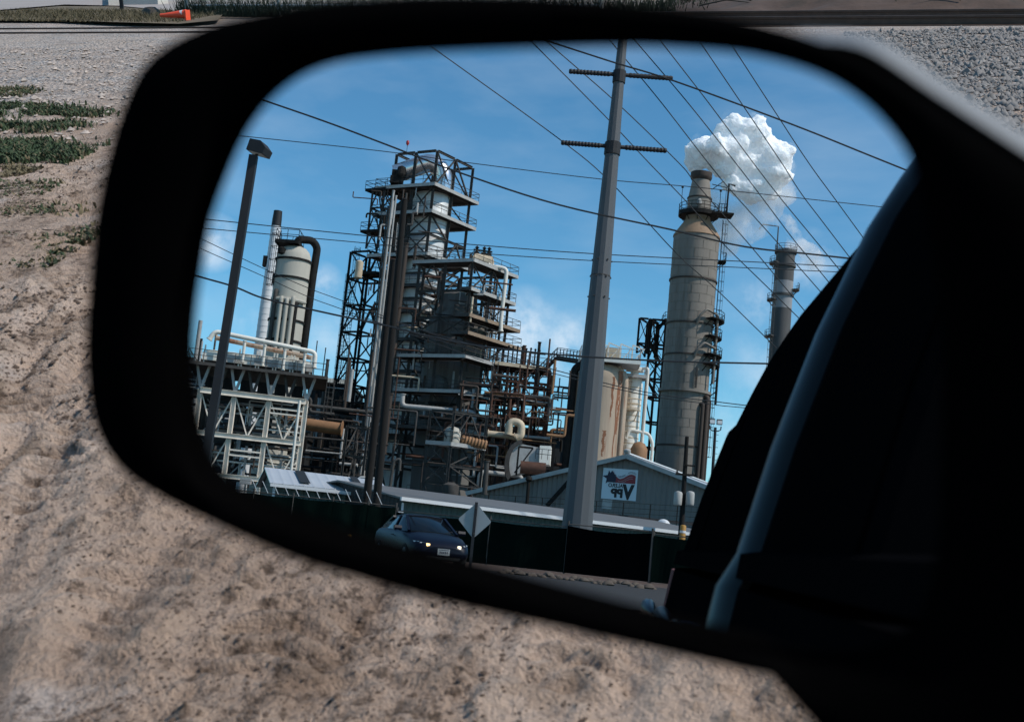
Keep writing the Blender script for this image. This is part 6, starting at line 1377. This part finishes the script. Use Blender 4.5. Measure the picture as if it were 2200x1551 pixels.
# ---------------- pipe jumble low in the plant
q = random.Random(77)
def jumble(n, x0, x1, y0, y1, D0, D1, mats_, label, group, rmax=.22, vert=.35, Lk=1.0, lean=0.0, parent=None):
    for k in range(n):
        py = y0+(y1-y0)*q.random(); px = x0+(x1-x0)*q.random()-lean*(py-(y0+y1)/2); D = D0+(D1-D0)*q.random(); p = P(px, py, D); m_ = q.choice(mats_); r_ = .06+rmax*q.random()**2
        L = (2+7*q.random())*Lk; h = (1+4*q.random())*Lk; s_ = q.choice((-1, 1)); k_ = q.random()
        if k_ < vert: pts = [p, p+UP*h*1.5]
        elif k_ < .6: pts = [p, p+np.array((s_*L, L*.1, 0))]
        elif k_ < .8: pts = [p-UP*h, p, p+np.array((s_*L, L*.1, 0)), p+np.array((s_*L, L*.1, h*q.choice((-1, 1))))]
        else: pts = [p, p+np.array((s_*L*.5, 0, 0)), p+np.array((s_*L*.5, 0, h)), p+np.array((s_*L, 0, h))]
        if min(a[2] for a in pts) < .2: pts = [a+UP*(.3-min(b_[2] for b_ in pts)) for a in pts]
        pipe(pts, r_, m_, label, group, flanges=q.random() < .6, parent=parent, name='pipe' if parent is not None else 'process_pipe')
jumble(46, 745, 1040, 880, 1050, 122, 150, ['brown_plate', 'dark_steel', 'mid_steel', 'rust', 'light_steel'], 'pipe in the dark jumble at the foot of the towers', 'pipes at the foot of the towers')
jumble(110, 1045, 1200, 800, 1010, 126, 140, ['rust', 'brown_plate', 'dark_steel', 'mid_steel', 'rust', 'dark_steel', 'orange_pipe', 'rust', 'light_steel', 'brown_plate'], 'pipe in the rusty jumble left of the thick steel pole', 'pipes in the rusty jumble', .13, Lk=.55)
jumble(34, 650, 760, 830, 1010, 126, 160, ['dark_steel', 'mid_steel', 'brown_plate', 'light_steel'], 'pipe in the dark gap between the rack and the tall tower', 'pipes between rack and tower')
jumble(80, 885, 1050, 590, 930, 137, 150, ['mid_steel', 'dark_steel', 'light_steel', 'rust', 'brown_plate', 'tan_pipe'], 'pipe in the open bays of the deck tower', 'pipes in the deck tower', .12, .4, Lk=.4, lean=.08, parent=tl)
jumble(90, 785, 890, 420, 1000, 141, 153, ['mid_steel', 'dark_steel', 'light_steel', 'rust', 'brown_plate'], 'pipe in the open bays of the tall tower', 'pipes in the tall tower', .12, .5, Lk=.4, lean=.08, parent=tall)
jumble(26, 385, 450, 800, 990, 112, 140, ['mid_steel', 'dark_steel', 'light_steel'], 'pipe in the dim plant left of the cream rack', 'pipes left of the rack')
for (pts, D, r_, m_, lab) in (([(770, 1042), (771, 1025), (815, 1030)], 90, .12, 'light_steel', 'pale bent pipe rising beside the small shed roof'), ([(838, 1045), (846, 990), (860, 985), (858, 1010)], 95, .12, 'mid_steel', 'grey hooked pipe behind the long green shed'), ([(1041, 1062), (1045, 1008), (1046, 990)], 100, .2, 'mid_steel', 'grey upright pipe at the left corner of the gabled shed')):
    pipe([P(x, y, D) for x, y in pts], r_, m_, lab, None)
# ---------------- overhead lines
GRP = 'power lines crossing the refinery sky'
def wire(pts, D0, D1, w, label):
    pts = [np.array(p, float) for p in pts]; k0 = pts[0]+(pts[0]-pts[1])/np.linalg.norm(pts[0]-pts[1])*320; k1 = pts[-1]+(pts[-1]-pts[-2])/np.linalg.norm(pts[-1]-pts[-2])*320
    pts = [k0]+pts+[k1]; n_ = len(pts); seg = [0]
    for a, b_ in zip(pts, pts[1:]): seg.append(seg[-1]+np.linalg.norm(b_-a))
    out = []; 
    for i, p in enumerate(pts):
        uu = seg[i]/seg[-1]; D = 1/((1-uu)/D0+uu/D1); out.append(P(p[0], p[1], D))
    # smooth the polyline (Catmull-Rom)
    sm = []
    for i in range(n_-1):
        a, b_, c, d = out[max(i-1, 0)], out[i], out[i+1], out[min(i+2, n_-1)]
        for s_ in np.linspace(0, 1, 7)[:-1]: sm.append(.5*((2*b_)+(c-a)*s_+(2*a-5*b_+4*c-d)*s_**2+(3*b_-a-3*c+d)*s_**3))
    sm.append(out[-1]); M = MB(); M.tube(sm, [w*.5*np.linalg.norm(p-V0)/F for p in sm] if False else w*.5*(D0+D1)/2/F, 5)
    tag(M.build('power_line', 'wire', smooth=60), label, 'power line', GRP)
wire([(535, 205), (700, 262), (830, 311), (990, 372), (1200, 440), (1440, 493), (1600, 530), (1760, 548)], 40, 40, 4.2, 'thick dark cable sagging across the tall tower\'s top to the big stack')
wire([(405, 588), (500, 615), (570, 642), (700, 672), (830, 700), (980, 735), (1100, 752), (1240, 765), (1440, 776), (1640, 781)], 40, 40, 4.2, 'thick dark cable sagging across the middle of the towers')
wire([(1190, 93), (1320, 135), (1450, 175), (1700, 267), (1900, 347)], 38, 38, 4.0, 'thick dark cable running above the steam plume')
W_ = [([(930, 103), (1200, 298), (1310, 390), (1450, 541), (1537, 620), (1644, 724)], 'thin line crossing from top left down past the big stack\'s middle'), ([(1145, 93), (1300, 250), (1394, 350), (1478, 437), (1548, 518), (1664, 632)], 'thin line crossing the big stack at its platform'), ([(1178, 93), (1330, 226), (1458, 350), (1490, 388), (1554, 462), (1606, 521), (1667, 594)], 'thin line crossing the big stack just below its rim'),
      ([(1315, 93), (1420, 220), (1521, 350), (1574, 414), (1670, 521), (1734, 594)], 'thin line crossing left part of the steam plume'), ([(1368, 92), (1480, 224), (1580, 350), (1635, 422), (1705, 515), (1748, 567)], 'thin line crossing the middle of the steam plume'), ([(1422, 92), (1525, 225), (1618, 350), (1676, 425), (1760, 527)], 'thin line crossing right part of the steam plume'),
      ([(1510, 100), (1600, 233), (1679, 350), (1722, 417), (1785, 500)], 'thin line grazing the right edge of the steam plume'), ([(1580, 110), (1660, 233), (1737, 350), (1810, 450)], 'rightmost thin steep line in the clear sky')]
for pts, lab in W_: wire(pts, 46, 60, 2.3, lab)
for pts, w, lab in (([(495, 290), (820, 325), (990, 348), (1290, 385), (1500, 403), (1830, 438)], 2.0, 'thin line at the level of the tall tower\'s top deck'), ([(430, 470), (770, 505), (970, 522), (1270, 545), (1660, 565)], 2.2, 'upper of two close thin lines behind the grey pole'), ([(430, 490), (770, 521), (970, 540), (1270, 560), (1660, 578)], 2.0, 'lower of two close thin lines behind the grey pole'),
                    ([(421, 508), (562, 575), (665, 620), (743, 649)], 1.7, 'upper thin line passing the domed column\'s middle'), ([(419, 529), (562, 592), (665, 639), (739, 666)], 1.7, 'lower thin line passing the domed column\'s middle'), ([(1060, 755), (1200, 797), (1385, 842), (1540, 863), (1620, 873)], 2.2, 'thin line crossing the tan vessel\'s upper shell'), ([(1060, 765), (1200, 805), (1385, 848), (1540, 870), (1600, 876)], 1.8, 'thinner line just under the one crossing the tan vessel')):
    wire(pts, 70, 74, w, lab)
